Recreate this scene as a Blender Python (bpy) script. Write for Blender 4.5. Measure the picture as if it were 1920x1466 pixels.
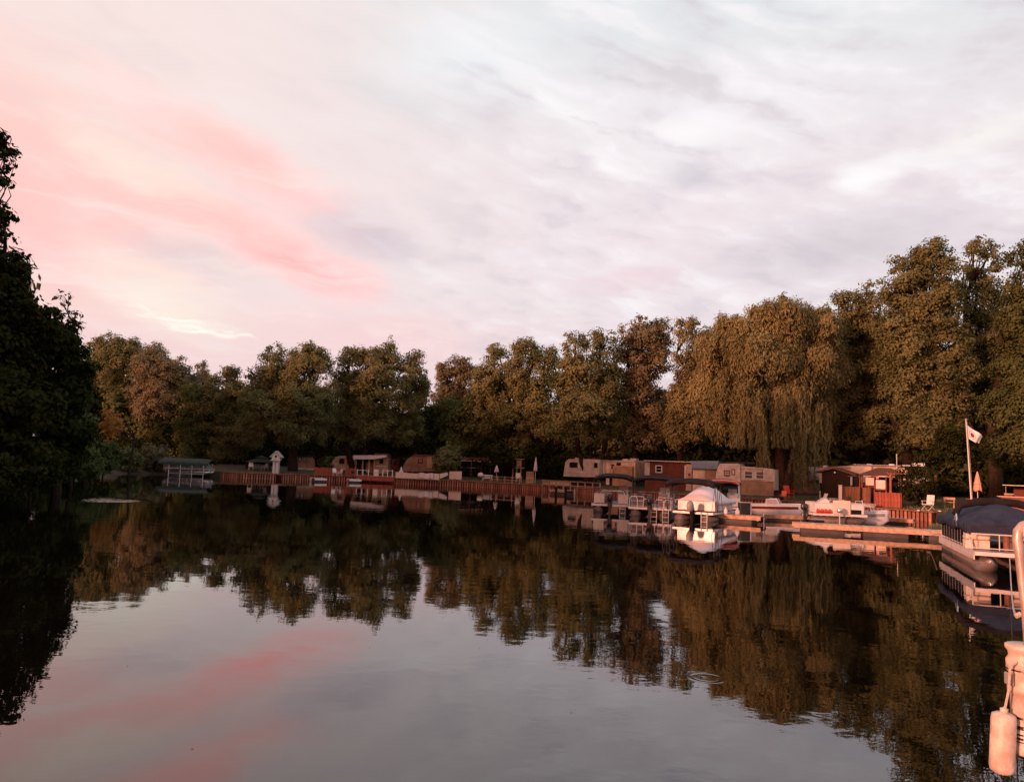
import bpy, math, random
import numpy as np
from mathutils import Vector, Matrix
sc = bpy.context.scene
for o in list(bpy.data.objects): bpy.data.objects.remove(o)
col = sc.collection
rnd = random.Random(7)
# ------------------------------------------------------------------ camera
CAMH, F_PX, PITCH, ROLL = 2.7, 1450.0, math.atan(140/1450), math.radians(2.3)
Fw = Vector((0, math.cos(PITCH), math.sin(PITCH))); U0 = Vector((0, -math.sin(PITCH), math.cos(PITCH))); X0 = Vector((1, 0, 0))
XC = X0*math.cos(ROLL) + U0*math.sin(ROLL); YC = -X0*math.sin(ROLL) + U0*math.cos(ROLL)
cam = bpy.data.objects.new('camera', bpy.data.cameras.new('camera')); col.objects.link(cam)
M3 = Matrix((XC, YC, -Fw)).transposed()
cam.matrix_world = Matrix.Translation((0, 0, CAMH)) @ M3.to_4x4()
cam.data.lens = 36*F_PX/1920; cam.data.sensor_width = 36; cam.data.clip_start = .05; cam.data.clip_end = 8000
sc.camera = cam
sc.view_settings.view_transform = 'Standard'; sc.view_settings.look = 'None'; sc.view_settings.exposure = .35; sc.view_settings.gamma = 1
def ray(px, py): return Fw + XC*((px-960)/F_PX) + YC*((733-py)/F_PX)
def P(px, py, Y):                      # survey helper: the point at depth Y seen at a photo coordinate
    d = ray(px, py); return Vector((0, 0, CAMH)) + d*(Y/d.y)
def Wz(px, py, z=0.0):
    d = ray(px, py); return Vector((0, 0, CAMH)) + d*((z-CAMH)/d.z)
# ------------------------------------------------------------------ sun and sky
SUN_AZ, SUN_EL = math.radians(-131), math.radians(8.5)      # azimuth from +Y towards +X
sl = bpy.data.lights.new('sun', 'SUN'); sl.energy = 5.0; sl.angle = math.radians(6); sl.color = (1.0, .40, .25)
so = bpy.data.objects.new('sun', sl); col.objects.link(so)
sd = Vector((math.sin(SUN_AZ)*math.cos(SUN_EL), math.cos(SUN_AZ)*math.cos(SUN_EL), math.sin(SUN_EL)))
so.rotation_euler = sd.to_track_quat('Z', 'Y').to_euler(); so.location = (-30, -30, 30)
world = bpy.data.worlds.new('World'); sc.world = world; world.use_nodes = True
class NT:
    def __init__(s, nt): s.nt = nt; s.n = nt.nodes; s.l = nt.links
    def new(s, t, **k):
        n = s.n.new(t)
        for a, v in k.items(): setattr(n, a, v)
        return n
    def put(s, sock, v):
        if v is None: return
        if isinstance(v, bpy.types.NodeSocket): s.l.new(v, sock)
        else:
            if isinstance(v, (tuple, list)) and len(v) == 3 and sock.type == 'RGBA': v = (*v, 1)
            sock.default_value = v
    def m(s, op, a, b=None, c=None, clamp=False):
        n = s.new('ShaderNodeMath', operation=op); n.use_clamp = clamp
        s.put(n.inputs[0], a)
        if b is not None: s.put(n.inputs[1], b)
        if c is not None: s.put(n.inputs[2], c)
        return n.outputs[0]
    def mix(s, f, a, b, bt='MIX'):
        n = s.new('ShaderNodeMix', data_type='RGBA', blend_type=bt)
        s.put(n.inputs[0], f); s.put(n.inputs[6], a); s.put(n.inputs[7], b); return n.outputs[2]
    def noise(s, vec, scale, detail=4, rough=.55, dist=0, out=0, dim='3D'):
        n = s.new('ShaderNodeTexNoise'); n.noise_dimensions = dim
        if vec is not None: s.l.new(vec, n.inputs['Vector'])
        n.inputs['Scale'].default_value = scale; n.inputs['Detail'].default_value = detail
        n.inputs['Roughness'].default_value = rough; n.inputs['Distortion'].default_value = dist
        return n.outputs[out]
    def sm(s, v, a, b):
        n = s.new('ShaderNodeMapRange', interpolation_type='SMOOTHSTEP')
        s.put(n.inputs[0], v); n.inputs[1].default_value = a; n.inputs[2].default_value = b; return n.outputs[0]
    def comb(s, x, y, z=0.0):
        n = s.new('ShaderNodeCombineXYZ'); s.put(n.inputs[0], x); s.put(n.inputs[1], y); s.put(n.inputs[2], z); return n.outputs[0]
    def vm(s, op, a, b=None):
        n = s.new('ShaderNodeVectorMath', operation=op); s.put(n.inputs[0], a)
        if b is not None: s.put(n.inputs[1], b)
        return n.outputs[0]
def srgb(r, g, b, k=1.0):
    return tuple((((c/255+.055)/1.055)**2.4 if c > 10 else c/255/12.92)*k for c in (r, g, b))
def azel(px, py):
    d = ray(px, py).normalized(); return math.degrees(math.atan2(d.x, d.y)), math.degrees(math.asin(d.z))
N = NT(world.node_tree); N.n.clear()
tc = N.new('ShaderNodeTexCoord'); sep = N.new('ShaderNodeSeparateXYZ'); N.l.new(tc.outputs['Generated'], sep.inputs[0])
dx, dy, dz = sep.outputs
zc = N.m('MAXIMUM', dz, 0.0)
iz = N.m('ADD', zc, .16)
plane = N.comb(N.m('DIVIDE', dx, iz), N.m('DIVIDE', dy, iz))            # cloud layer seen in perspective
el = N.m('MULTIPLY', N.m('ARCSINE', dz), 57.2958); az = N.m('MULTIPLY', N.m('ARCTAN2', dx, dy), 57.2958)
w1 = N.noise(plane, 1.3, 3, .5, out=1); ws = N.new('ShaderNodeSeparateXYZ'); N.l.new(w1, ws.inputs[0])
w2 = N.noise(plane, 5.5, 3, .55, out=1); ws2 = N.new('ShaderNodeSeparateXYZ'); N.l.new(w2, ws2.inputs[0])
azw = N.m('ADD', az, N.m('ADD', N.m('MULTIPLY', N.m('SUBTRACT', ws.outputs[0], .5), 5.0), N.m('MULTIPLY', N.m('SUBTRACT', ws2.outputs[0], .5), 6.0)))
elw = N.m('ADD', el, N.m('ADD', N.m('MULTIPLY', N.m('SUBTRACT', ws.outputs[1], .5), 2.6), N.m('MULTIPLY', N.m('SUBTRACT', ws2.outputs[1], .5), 2.2)))
def blob(px, py, rx, ry, rot, soft=(1.0, 0.0)):
    """smooth patch on the sky; rx, ry in degrees, rot slope (degrees, clockwise down to the right)"""
    a, e = azel(px, py); c, s_ = math.cos(math.radians(-rot)), math.sin(math.radians(-rot))
    u = N.m('SUBTRACT', azw, a); v = N.m('SUBTRACT', elw, e)
    uu = N.m('DIVIDE', N.m('ADD', N.m('MULTIPLY', u, c), N.m('MULTIPLY', v, s_)), rx)
    vv = N.m('DIVIDE', N.m('SUBTRACT', N.m('MULTIPLY', v, c), N.m('MULTIPLY', u, s_)), ry)
    r = N.m('SQRT', N.m('ADD', N.m('MULTIPLY', uu, uu), N.m('MULTIPLY', vv, vv)))
    return N.sm(r, soft[0], soft[1])
# base: rosy to the left (sunset side), lavender grey to the right, paler overhead, blush at the horizon
side = N.sm(az, 8, -34)
base = N.mix(side, srgb(244, 232, 236), srgb(253, 232, 227, 1.02))
base = N.mix(N.sm(el, 19, 34), base, N.mix(side, srgb(233, 237, 240), srgb(255, 233, 229)))
base = N.mix(N.m('MULTIPLY', N.sm(el, 14, 2), .75), base, N.mix(N.sm(az, 26, -6), srgb(222, 204, 211), srgb(247, 204, 207)))
glow = N.sm(N.m('ADD', N.m('MULTIPLY', dx, math.sin(SUN_AZ)), N.m('MULTIPLY', dy, math.cos(SUN_AZ))), .0, 1.0)
base = N.mix(N.m('MULTIPLY', N.sm(el, 38, 80), .55), base, (.50, .50, .54))
base = N.mix(N.sm(glow, .0, .55), base, N.mix(N.sm(el, 45, 12), (.55, .42, .42), (2.0, .66, .42)))
c = base
def lay(col_, f, amt): 
    global c
    c = N.mix(N.m('MULTIPLY', f, amt), c, col_)
lay(srgb(255, 196, 186, 1.12), blob(-60, 330, 19, 12, 10), .95)
lay(srgb(255, 199, 199, 1.1), blob(120, 450, 12, 4.2, 12), .6)
lay((1.40, .60, .55), blob(450, 300, 13, 2.4, 22, (1.1, -.2)), .8)
lay(srgb(255, 206, 206, 1.05), blob(700, 620, 14, 3.0, 2), .45)
lay((1.35, .51, .50), blob(560, 495, 7.8, 2.3, 12, (1.05, -.1)), 1.0)
lay((1.3, .59, .54), blob(400, 400, 12, 2.2, 10, (1.1, -.2)), .85)
lay((1.15, .66, .62), blob(150, 340, 9, 5, 16), .5)
lay(srgb(255, 236, 222, 1.05), blob(250, 300, 9, 2.0, 16), .7)
lay(srgb(255, 240, 226, 1.05), blob(300, 545, 8, 3.2, 20), .9)
lay(srgb(255, 252, 238, 1.1), blob(345, 587, 3.6, .33, 7), .9)
lay(srgb(255, 252, 238, 1.1), blob(400, 611, 4.2, .36, 6), .9)
lay(srgb(214, 200, 210), blob(700, 440, 7, 2.4, 12), .75)
lay(srgb(226, 206, 209), blob(350, 480, 7, 1.5, 12), .5)
lay(srgb(246, 250, 253), blob(880, 110, 11, 5, 0), .8)
lay(srgb(253, 247, 250), blob(1330, 230, 18, 7, -8), .65)
lay(srgb(255, 253, 253, 1.05), blob(1060, 205, 6, 1.8, 25), .8)
lay(srgb(255, 252, 253, 1.05), blob(1290, 245, 5, 1.8, 0), .8)
lay(srgb(255, 250, 245, 1.03), blob(1830, 260, 6, 1.6, -14), .7)
lay(srgb(246, 232, 236), blob(1250, 430, 13, 3.5, -20), .6)
lay(srgb(226, 226, 230), blob(750, 200, 9, 2, 15), .5)
# rippled altocumulus bands on the lavender side
bx = N.comb(N.m('ADD', N.m('MULTIPLY', azw, .10), N.m('MULTIPLY', elw, .10)), N.m('SUBTRACT', N.m('MULTIPLY', elw, .34), N.m('MULTIPLY', azw, -.09)))
band = N.noise(bx, 1.3, 4, .5, .2)
cum = N.noise(plane, 5.5, 5, .55, .15)
tex = N.m('ADD', N.m('MULTIPLY', band, .55), N.m('MULTIPLY', cum, .45))
rightmask = N.m('ADD', N.m('MULTIPLY', N.sm(az, -14, 6), .8), .2)
rightmask = N.m('MULTIPLY', rightmask, N.sm(glow, .5, .05))
lay(srgb(221, 211, 218), N.sm(tex, .50, .36), N.m('MULTIPLY', rightmask, .7))
lay(srgb(253, 248, 251, 1.04), N.sm(tex, .48, .66), N.m('MULTIPLY', rightmask, .85))
lay(srgb(255, 250, 252, 1.05), blob(1130, 312, 4.2, .9, 18), .9)
lay(srgb(255, 252, 252, 1.08), blob(1640, 325, 3.2, 1.6, -10), .9)
lay(srgb(205, 198, 208), blob(1290, 330, 4, 1.3, 10), .6)
lay(srgb(206, 198, 207), blob(1600, 450, 14, 3.2, -6), .55)
lay(srgb(243, 212, 220), blob(1180, 520, 8, 1.6, -14), .5)
streak = N.noise(N.comb(N.m('ADD', N.m('MULTIPLY', azw, .05), N.m('MULTIPLY', elw, .09)), N.m('MULTIPLY', elw, .6)), 1.0, 5, .55)
lay(srgb(255, 238, 232), N.sm(streak, .52, .68), N.m('MULTIPLY', N.sm(az, 5, -15), .5))
skyt = N.new('ShaderNodeTexSky', sky_type='NISHITA'); skyt.sun_disc = False
skyt.sun_elevation = SUN_EL; skyt.sun_rotation = SUN_AZ % (2*math.pi); skyt.altitude = 100
skyc = N.mix(1.0, skyt.outputs[0], (.06, .06, .06, 1), 'MULTIPLY')
skyc = N.mix(.95, skyc, c)
bg = N.new('ShaderNodeBackground'); N.l.new(skyc, bg.inputs[0]); bg.inputs[1].default_value = .785
wo = N.new('ShaderNodeOutputWorld'); N.l.new(bg.outputs[0], wo.inputs[0])
world.cycles.sampling_method = 'MANUAL'; world.cycles.sample_map_resolution = 512
# ------------------------------------------------------------------ materials
MATS = {}
def mat(name, base, rough=.6, metal=0.0, spec=.5, var=.12, vscale=3.0, bump=0.0, bscale=12.0, base2=None, coat=0.0):
    if name in MATS: return MATS[name]
    m = bpy.data.materials.new(name); m.use_nodes = True; T = NT(m.node_tree)
    b = T.n['Principled BSDF']; t = T.new('ShaderNodeTexCoord')
    n = T.noise(t.outputs['Object'], vscale, 6, .6)
    lo = tuple(v*(1-var) for v in base); hi = base2 or tuple(min(1, v*(1+var)) for v in base)
    T.put(b.inputs['Base Color'], T.mix(T.sm(n, .3, .7), lo, hi))
    T.put(b.inputs['Roughness'], T.m('ADD', T.m('MULTIPLY', n, .25), rough-.12))
    b.inputs['Metallic'].default_value = metal; b.inputs['Specular IOR Level'].default_value = spec; b.inputs['Coat Weight'].default_value = coat
    if bump:
        bn = T.new('ShaderNodeBump'); bn.inputs['Strength'].default_value = bump; bn.inputs['Distance'].default_value = .02
        T.l.new(T.noise(t.outputs['Object'], bscale, 5, .6), bn.inputs['Height']); T.l.new(bn.outputs[0], b.inputs['Normal'])
    MATS[name] = m; return m
def vary(m, lo=.55, hi=1.25):
    T = NT(m.node_tree); b = T.n['Principled BSDF']; src = b.inputs['Base Color'].links[0].from_socket; oi = T.new('ShaderNodeObjectInfo')
    k = T.m('ADD', T.m('MULTIPLY', oi.outputs['Random'], hi-lo), lo); T.l.new(T.mix(1.0, src, T.comb(k, k, k), 'MULTIPLY'), b.inputs['Base Color'])
def siding(name, base, pitch=.2, vert=False, rough=.55, var=.12):
    if name in MATS: return MATS[name]
    m = mat(name, base, rough, var=.24, vscale=1.3); T = NT(m.node_tree); b = T.n['Principled BSDF']
    t = T.new('ShaderNodeTexCoord'); s = T.new('ShaderNodeSeparateXYZ'); T.l.new(t.outputs['Object'], s.inputs[0])
    fr = T.m('FRACT', T.m('DIVIDE', s.outputs[0 if vert else 2], pitch))
    bn = T.new('ShaderNodeBump'); bn.inputs['Strength'].default_value = .8; bn.inputs['Distance'].default_value = .03
    T.l.new(T.sm(fr, .0, .16), bn.inputs['Height']); T.l.new(bn.outputs[0], b.inputs['Normal']); return m
def leafmat(name, a, b_, c_, trans=.25):
    m = bpy.data.materials.new(name); m.use_nodes = True; T = NT(m.node_tree); T.n.clear()
    t = T.new('ShaderNodeTexCoord'); n1 = T.noise(t.outputs['Object'], .28, 3, .5); n2 = T.noise(t.outputs['Object'], 1.9, 3, .6)
    cc = T.mix(T.sm(n1, .35, .65), a, b_); cc = T.mix(T.m('MULTIPLY', T.sm(n2, .52, .72), .8), cc, c_)
    d = T.new('ShaderNodeBsdfDiffuse'); T.l.new(cc, d.inputs[0]); tr = T.new('ShaderNodeBsdfTranslucent'); T.l.new(cc, tr.inputs[0])
    mx = T.new('ShaderNodeMixShader'); mx.inputs[0].default_value = trans; T.l.new(d.outputs[0], mx.inputs[1]); T.l.new(tr.outputs[0], mx.inputs[2])
    o = T.new('ShaderNodeOutputMaterial'); T.l.new(mx.outputs[0], o.inputs[0]); MATS[name] = m; return m
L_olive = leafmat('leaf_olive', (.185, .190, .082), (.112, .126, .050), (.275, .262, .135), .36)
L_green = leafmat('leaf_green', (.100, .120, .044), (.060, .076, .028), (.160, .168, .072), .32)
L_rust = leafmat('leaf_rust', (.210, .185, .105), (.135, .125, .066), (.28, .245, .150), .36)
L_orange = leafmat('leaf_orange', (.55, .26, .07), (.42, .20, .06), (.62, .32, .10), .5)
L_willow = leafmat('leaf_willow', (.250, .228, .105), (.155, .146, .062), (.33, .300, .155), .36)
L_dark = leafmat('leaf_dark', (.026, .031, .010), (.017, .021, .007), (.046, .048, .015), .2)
BARK = mat('bark', (.032, .022, .015), .9, var=.4, vscale=5, bump=.6, bscale=9)
BARK2 = mat('bark_pale', (.10, .062, .04), .9, var=.35, vscale=5, bump=.6, bscale=9)
WHITE = mat('white_paint', (.58, .56, .53), .45, var=.07)
GEL = mat('white_gelcoat', (.60, .58, .57), .25, var=.05, coat=.3)
CREAM = siding('cream_siding', (.62, .52, .42), .15)
OFFW = siding('off_white_siding', (.42, .385, .34), .30)
TAN = siding('tan_siding', (.34, .22, .14), .2)
PEACH = siding('peach_panel', (.48, .36, .27), .45)
GREYT = siding('grey_trailer', (.42, .40, .36), .4)
REDB = siding('red_brown_siding', (.13, .045, .03), .18)
BROWNT = siding('brown_tarp', (.20, .11, .07), 1.2)
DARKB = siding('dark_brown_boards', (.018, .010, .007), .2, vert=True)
REDW = mat('red_stained_wood', (.25, .055, .03), .75, var=.35, vscale=4, bump=.3)
WOOD = mat('weathered_wood', (.34, .20, .13), .8, var=.3, vscale=4, bump=.4)
PWOOD = mat('pale_dock_wood', (.50, .33, .22), .75, var=.22, vscale=5, bump=.35)
OWOOD = mat('cedar_wood', (.22, .088, .045), .75, var=.3, vscale=5, bump=.3)
PILE = mat('seawall_timber', (.32, .125, .078), .85, var=.4, vscale=2.5, bump=.5)
ROOFD = mat('dark_roofing', (.05, .045, .045), .8, var=.3, bump=.3)
ROOFP = mat('pale_roofing', (.55, .50, .47), .55, var=.12)
ROOFB = mat('blue_metal_roof', (.09, .17, .26), .4, var=.15)
SHING = mat('brown_shingle', (.11, .055, .038), .85, var=.35, vscale=9, bump=.5)
ALU = mat('brushed_aluminium', (.62, .60, .60), .32, metal=.85, var=.1)
TUBE = mat('white_tube', (.66, .63, .62), .3, metal=.3, var=.06)
BLACK = mat('black_plastic', (.012, .011, .012), .35, var=.3)
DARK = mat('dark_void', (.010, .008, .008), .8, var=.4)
GLASS = mat('window_glass', (.012, .012, .014), .08, spec=.8, var=.3)
CANB = mat('black_canvas', (.016, .014, .015), .85, var=.35, vscale=2, bump=.35, bscale=5)
CANR = mat('red_canvas', (.33, .035, .02), .8, var=.2, bump=.3)
CANN = mat('navy_canvas', (.026, .033, .056), .8, var=.3, vscale=2.0, bump=.5, bscale=3)
CANG = mat('teal_canvas', (.048, .062, .056), .8, var=.2, bump=.3)
CANP = mat('pale_cover_canvas', (.58, .50, .52), .8, var=.08, vscale=1.5, bump=.6, bscale=2.2)
VINYL = mat('cream_vinyl', (.60, .50, .42), .5, var=.1)
REDP = mat('red_plastic', (.55, .04, .02), .4, var=.12)
ORNG = mat('orange_plastic', (.70, .14, .03), .4, var=.1)
MAROON = mat('maroon_gelcoat', (.12, .02, .02), .25, var=.1)
GREYP = mat('grey_plastic', (.25, .24, .24), .5, var=.15)
BEIGE = mat('beige_panel', (.62, .50, .42), .45, var=.06)
FENDER = mat('fender_vinyl', (.40, .31, .25), .42, var=.0, vscale=9, bump=.35, base2=(.64, .54, .46))
ROPE = mat('rope', (.55, .46, .38), .9, var=.25, vscale=60, bump=.8, bscale=90)
STONE = mat('stone', (.30, .27, .24), .85, var=.35, bump=.5)
FLOATM = mat('dock_float', (.05, .045, .045), .7, var=.3)
for m_ in (DARKB, CANB, CANN, CANG, SHING, ROOFD, BARK, BARK2, DARK, BROWNT, TAN, REDB): m_.node_tree.nodes['Principled BSDF'].inputs['Specular IOR Level'].default_value = .08
vary(PWOOD, .75, 1.15); vary(OWOOD, .75, 1.15); vary(PILE); vary(REDW, .8, 1.15); vary(WOOD, .7, 1.2)
# ------------------------------------------------------------------ mesh helpers
class MB:
    def __init__(s): s.v = []; s.f = []
    def box(s, x0, x1, y0, y1, z0, z1, bev=0.0):
        b = len(s.v)
        s.v += [(x, y, z) for z in (z0, z1) for x, y in ((x0, y0), (x1, y0), (x1, y1), (x0, y1))]
        s.f += [tuple(b+i for i in q) for q in ((3, 2, 1, 0), (4, 5, 6, 7), (0, 1, 5, 4), (1, 2, 6, 5), (2, 3, 7, 6), (3, 0, 4, 7))]; return s
    def tube(s, pts, r, n=8, cap=True):
        pts = [Vector(p) for p in pts]; R = r if isinstance(r, (list, tuple)) else [r]*len(pts)
        b = len(s.v); ref = None
        for i, p in enumerate(pts):
            t = (pts[min(i+1, len(pts)-1)]-pts[max(i-1, 0)]).normalized()
            if ref is None: ref = t.orthogonal().normalized()
            ref = (ref - t*ref.dot(t)).normalized(); q = t.cross(ref)
            for k in range(n):
                a = 2*math.pi*k/n; s.v.append(tuple(p + (ref*math.cos(a)+q*math.sin(a))*R[i]))
        for i in range(len(pts)-1):
            for k in range(n):
                a, c_ = b+i*n+k, b+i*n+(k+1) % n; s.f.append((a, c_, c_+n, a+n))
        if cap: s.f.append(tuple(b+k for k in reversed(range(n)))); s.f.append(tuple(b+(len(pts)-1)*n+k for k in range(n)))
        return s
    def lathe(s, prof, n=16, c=(0, 0)):
        return s.tube([(c[0], c[1], z) for _, z in prof], [max(r, .0005) for r, _ in prof], n)
    def poly(s, pts, y0, y1):                 # polygon in (x, z) extruded along y
        b = len(s.v); k = len(pts)
        s.v += [(x, y0, z) for x, z in pts] + [(x, y1, z) for x, z in pts]
        s.f.append(tuple(b+i for i in range(k))); s.f.append(tuple(b+k+i for i in reversed(range(k))))
        for i in range(k): j = (i+1) % k; s.f.append((b+j, b+i, b+k+i, b+k+j))
        return s
    def polyz(s, pts, z0, z1):                # polygon in (x, y) extruded along z
        b = len(s.v); k = len(pts)
        s.v += [(x, y, z0) for x, y in pts] + [(x, y, z1) for x, y in pts]
        s.f.append(tuple(b+i for i in reversed(range(k)))); s.f.append(tuple(b+k+i for i in range(k)))
        for i in range(k): j = (i+1) % k; s.f.append((b+i, b+j, b+k+j, b+k+i))
        return s
    def grid(s, fn, nu, nv):
        b = len(s.v)
        for j in range(nv+1):
            for i in range(nu+1): s.v.append(tuple(fn(i/nu, j/nv)))
        for j in range(nv):
            for i in range(nu):
                a = b+j*(nu+1)+i; s.f.append((a, a+1, a+nu+2, a+nu+1))
        return s
    def build(s, name, m, parent=None, smooth=False, bevel=0.0, solid=0.0, loc=None):
        me = bpy.data.meshes.new(name); me.from_pydata(s.v, [], s.f); me.materials.append(m); me.update()
        if smooth: me.shade_smooth()
        o = bpy.data.objects.new(name, me); col.objects.link(o)
        if parent is not None: o.parent = parent
        if loc: o.location = loc
        if solid: q = o.modifiers.new('solid', 'SOLIDIFY'); q.thickness = solid; q.offset = 0
        if bevel: q = o.modifiers.new('bevel', 'BEVEL'); q.width = bevel; q.segments = 2; q.limit_method = 'ANGLE'
        return o
def box(name, m, parent, x0, x1, y0, y1, z0, z1, bevel=0.0): return MB().box(x0, x1, y0, y1, z0, z1).build(name, m, parent, bevel=bevel)
def tag(o, label=None, cat=None, group=None, kind=None):
    if label: o['label'] = label
    if cat: o['category'] = cat
    if group: o['group'] = group
    if kind: o['kind'] = kind
    return o
def thing(name, label, cat, loc=(0, 0, 0), rz=0.0, group=None):
    o = bpy.data.objects.new(name, None); col.objects.link(o); o.location = loc; o.rotation_euler = (0, 0, rz); o.empty_display_size = .3
    return tag(o, label, cat, group)
def dup(root, loc, rz=None, label=None, scale=None):
    r = root.copy(); col.objects.link(r); r.location = loc
    if rz is not None: r.rotation_euler = (0, 0, rz)
    if scale: r.scale = scale
    if label: r['label'] = label
    for ch in [o for o in bpy.data.objects if o.parent == root]:
        k = ch.copy(); col.objects.link(k); k.parent = r
        for g in [o for o in bpy.data.objects if o.parent == ch]:
            q = g.copy(); col.objects.link(q); q.parent = k
    return r
# ------------------------------------------------------------------ terrain and water
SHORE = [(-45, 86, 0), (-41.5, 93, 0)]
for px, py, w in ((290, 889, 0), (340, 890.5, 0), (385, 892.8, 1), (450, 896, 1), (515, 898, 1), (600, 900, 1), (680, 903, 1), (760, 907, 1), (880, 912, 1), (970, 917, 1), (1050, 922, 1), (1110, 927, 1), (1210, 934, 1), (1330, 943, 1), (1480, 953, 1), (1560, 960, 1), (1650, 968, 1), (1750, 976, 1)):
    p = Wz(px, py); SHORE.append((p.x, p.y, w))
SHORE += [(31.5, 54.5, 0), (28.5, 51, 0), (25.2, 47.5, 0), (23.6, 42, 0), (22.6, 36, 0), (21.6, 28, 0), (20.5, 15, 0), (19, 0, 0), (12, -26, 0), (-4, -34, 0), (-18, -22, 0), (-24, 0, 0), (-24.5, 20, 0), (-25, 34, 0), (-29, 48, 0), (-36, 66, 0), (-42, 78, 0)]
CX, CY = 0.0, 45.0
ANG = sorted((math.atan2(y-CY, x-CX), math.hypot(x-CX, y-CY), w) for x, y, w in SHORE)
AA = np.array([a[0] for a in ANG]); RR = np.array([a[1] for a in ANG]); WW = np.array([float(a[2]) for a in ANG])
AA = np.concatenate([AA-2*math.pi, AA, AA+2*math.pi]); RR = np.tile(RR, 3); WW = np.tile(WW, 3)
def prof(d, w, th):                                 # ground height d metres behind the water's edge
    wall = np.interp(d, [0, .01, 3, 14, 60, 400], [.62, .62, .78, 1.35, 1.6, 2.0])
    nat = np.interp(d, [0, .6, 1.5, 4, 14, 60, 400], [-.12, .12, .32, .6, 1.2, 1.6, 2.0])
    return w*wall + (1-w)*nat
def gz(x, y):
    th = math.atan2(y-CY, x-CX); r = math.hypot(x-CX, y-CY)
    return float(prof(max(0, r-np.interp(th, AA, RR)), np.interp(th, AA, WW), th))
def ground_mat():
    m = bpy.data.materials.new('bank_ground'); m.use_nodes = True; T = NT(m.node_tree); b = T.n['Principled BSDF']
    t = T.new('ShaderNodeTexCoord'); n = T.noise(t.outputs['Object'], .35, 5, .6); n2 = T.noise(t.outputs['Object'], 5, 6, .7)
    c_ = T.mix(T.sm(n, .4, .6), (.036, .034, .014), (.065, .045, .026)); c_ = T.mix(T.sm(n2, .4, .7), c_, (.03, .026, .012))
    T.put(b.inputs['Base Color'], c_); b.inputs['Roughness'].default_value = .95
    bn = T.new('ShaderNodeBump'); bn.inputs['Strength'].default_value = .6; bn.inputs['Distance'].default_value = .08
    T.l.new(n2, bn.inputs['Height']); T.l.new(bn.outputs[0], b.inputs['Normal']); return m
def build_ground():
    nA = 720; th = np.linspace(-math.pi, math.pi, nA, endpoint=False); R = np.interp(th, AA, RR); Wl = np.interp(th, AA, WW)
    ds = [-6, -.5, 0, .02, .6, 1.5, 3, 5, 8, 14, 22, 35, 60, 130, 400, 1500, 4000]
    v = []; f = []
    rg = np.random.default_rng(3)
    for k, d in enumerate(ds):
        z = prof(np.full(nA, max(d, 0)), Wl, th)
        if d < 0: z = np.full(nA, -1.6 if d < -1 else -.8)
        if d > 1: z = z + rg.normal(0, .03, nA)*(d < 100)
        if d > 300: z = z*0+2.0
        rr = R+d
        v += list(zip(CX+rr*np.cos(th), CY+rr*np.sin(th), z))
    for k in range(len(ds)-1):
        for i in range(nA):
            j = (i+1) % nA; f.append((k*nA+i, k*nA+j, (k+1)*nA+j, (k+1)*nA+i))
    v.append((CX, CY, -2.2)); f += [(len(v)-1, i, (i+1) % nA) for i in range(nA)]
    f = [tuple(reversed(q)) if len(q) == 4 else q for q in f]
    me = bpy.data.meshes.new('ground'); me.from_pydata(v, [], f); me.materials.append(ground_mat()); me.update()
    o = bpy.data.objects.new('ground', me); col.objects.link(o); tag(o, kind='structure', label='dark grass and earth banks round the basin')
build_ground()
def water_mat():
    m = bpy.data.materials.new('still_water'); m.use_nodes = True; T = NT(m.node_tree); b = T.n['Principled BSDF']
    b.inputs['Base Color'].default_value = (.003, .0022, .0014, 1); b.inputs['Roughness'].default_value = .0; b.inputs['IOR'].default_value = 1.75
    g = T.new('ShaderNodeNewGeometry'); s = T.new('ShaderNodeSeparateXYZ'); T.l.new(g.outputs['Position'], s.inputs[0])
    dist = T.m('SQRT', T.m('ADD', T.m('POWER', s.outputs[0], 2.0), T.m('POWER', s.outputs[1], 2.0)))
    p2 = T.comb(T.m('MULTIPLY', s.outputs[0], .8), s.outputs[1])
    fine = T.noise(p2, 3.0, 3, .5); mid = T.noise(p2, .9, 2, .5); big = T.noise(p2, .16, 2, .5); zone = T.noise(p2, .09, 2, .5)
    w = T.m('ADD', T.m('MULTIPLY', fine, .16), T.m('MULTIPLY', mid, .38))
    w = T.m('ADD', T.m('MULTIPLY', w, T.m('ADD', T.m('MULTIPLY', T.sm(zone, .38, .62), .9), .25)), T.m('MULTIPLY', big, .5))
    def patch(px, py, rx, ry, amp, scale):
        c_ = Wz(px, py)
        u = T.m('DIVIDE', T.m('SUBTRACT', s.outputs[0], c_.x), rx); v = T.m('DIVIDE', T.m('SUBTRACT', s.outputs[1], c_.y), ry)
        r = T.m('SQRT', T.m('ADD', T.m('MULTIPLY', u, u), T.m('MULTIPLY', v, v)))
        return r, T.m('MULTIPLY', T.m('MULTIPLY', T.sm(r, 1, .2), T.noise(p2, scale, 2, .5)), amp)
    _, pa = patch(195, 937, 2.6, 2.4, 22, 1.8)
    w = T.m('ADD', w, pa)
    r, _ = patch(1325, 1270, 1.0, 1.0, 1, 1)          # a fish ring
    w = T.m('ADD', w, T.m('MULTIPLY', T.m('MULTIPLY', T.m('SINE', T.m('MULTIPLY', r, 60.0)), T.m('MULTIPLY', T.sm(r, .14, .17), T.sm(r, .30, .24))), .03))
    bn = T.new('ShaderNodeBump'); bn.inputs['Strength'].default_value = 1.0; bn.inputs['Distance'].default_value = .012
    T.l.new(w, bn.inputs['Height']); T.l.new(bn.outputs[0], b.inputs['Normal']); return m
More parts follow.
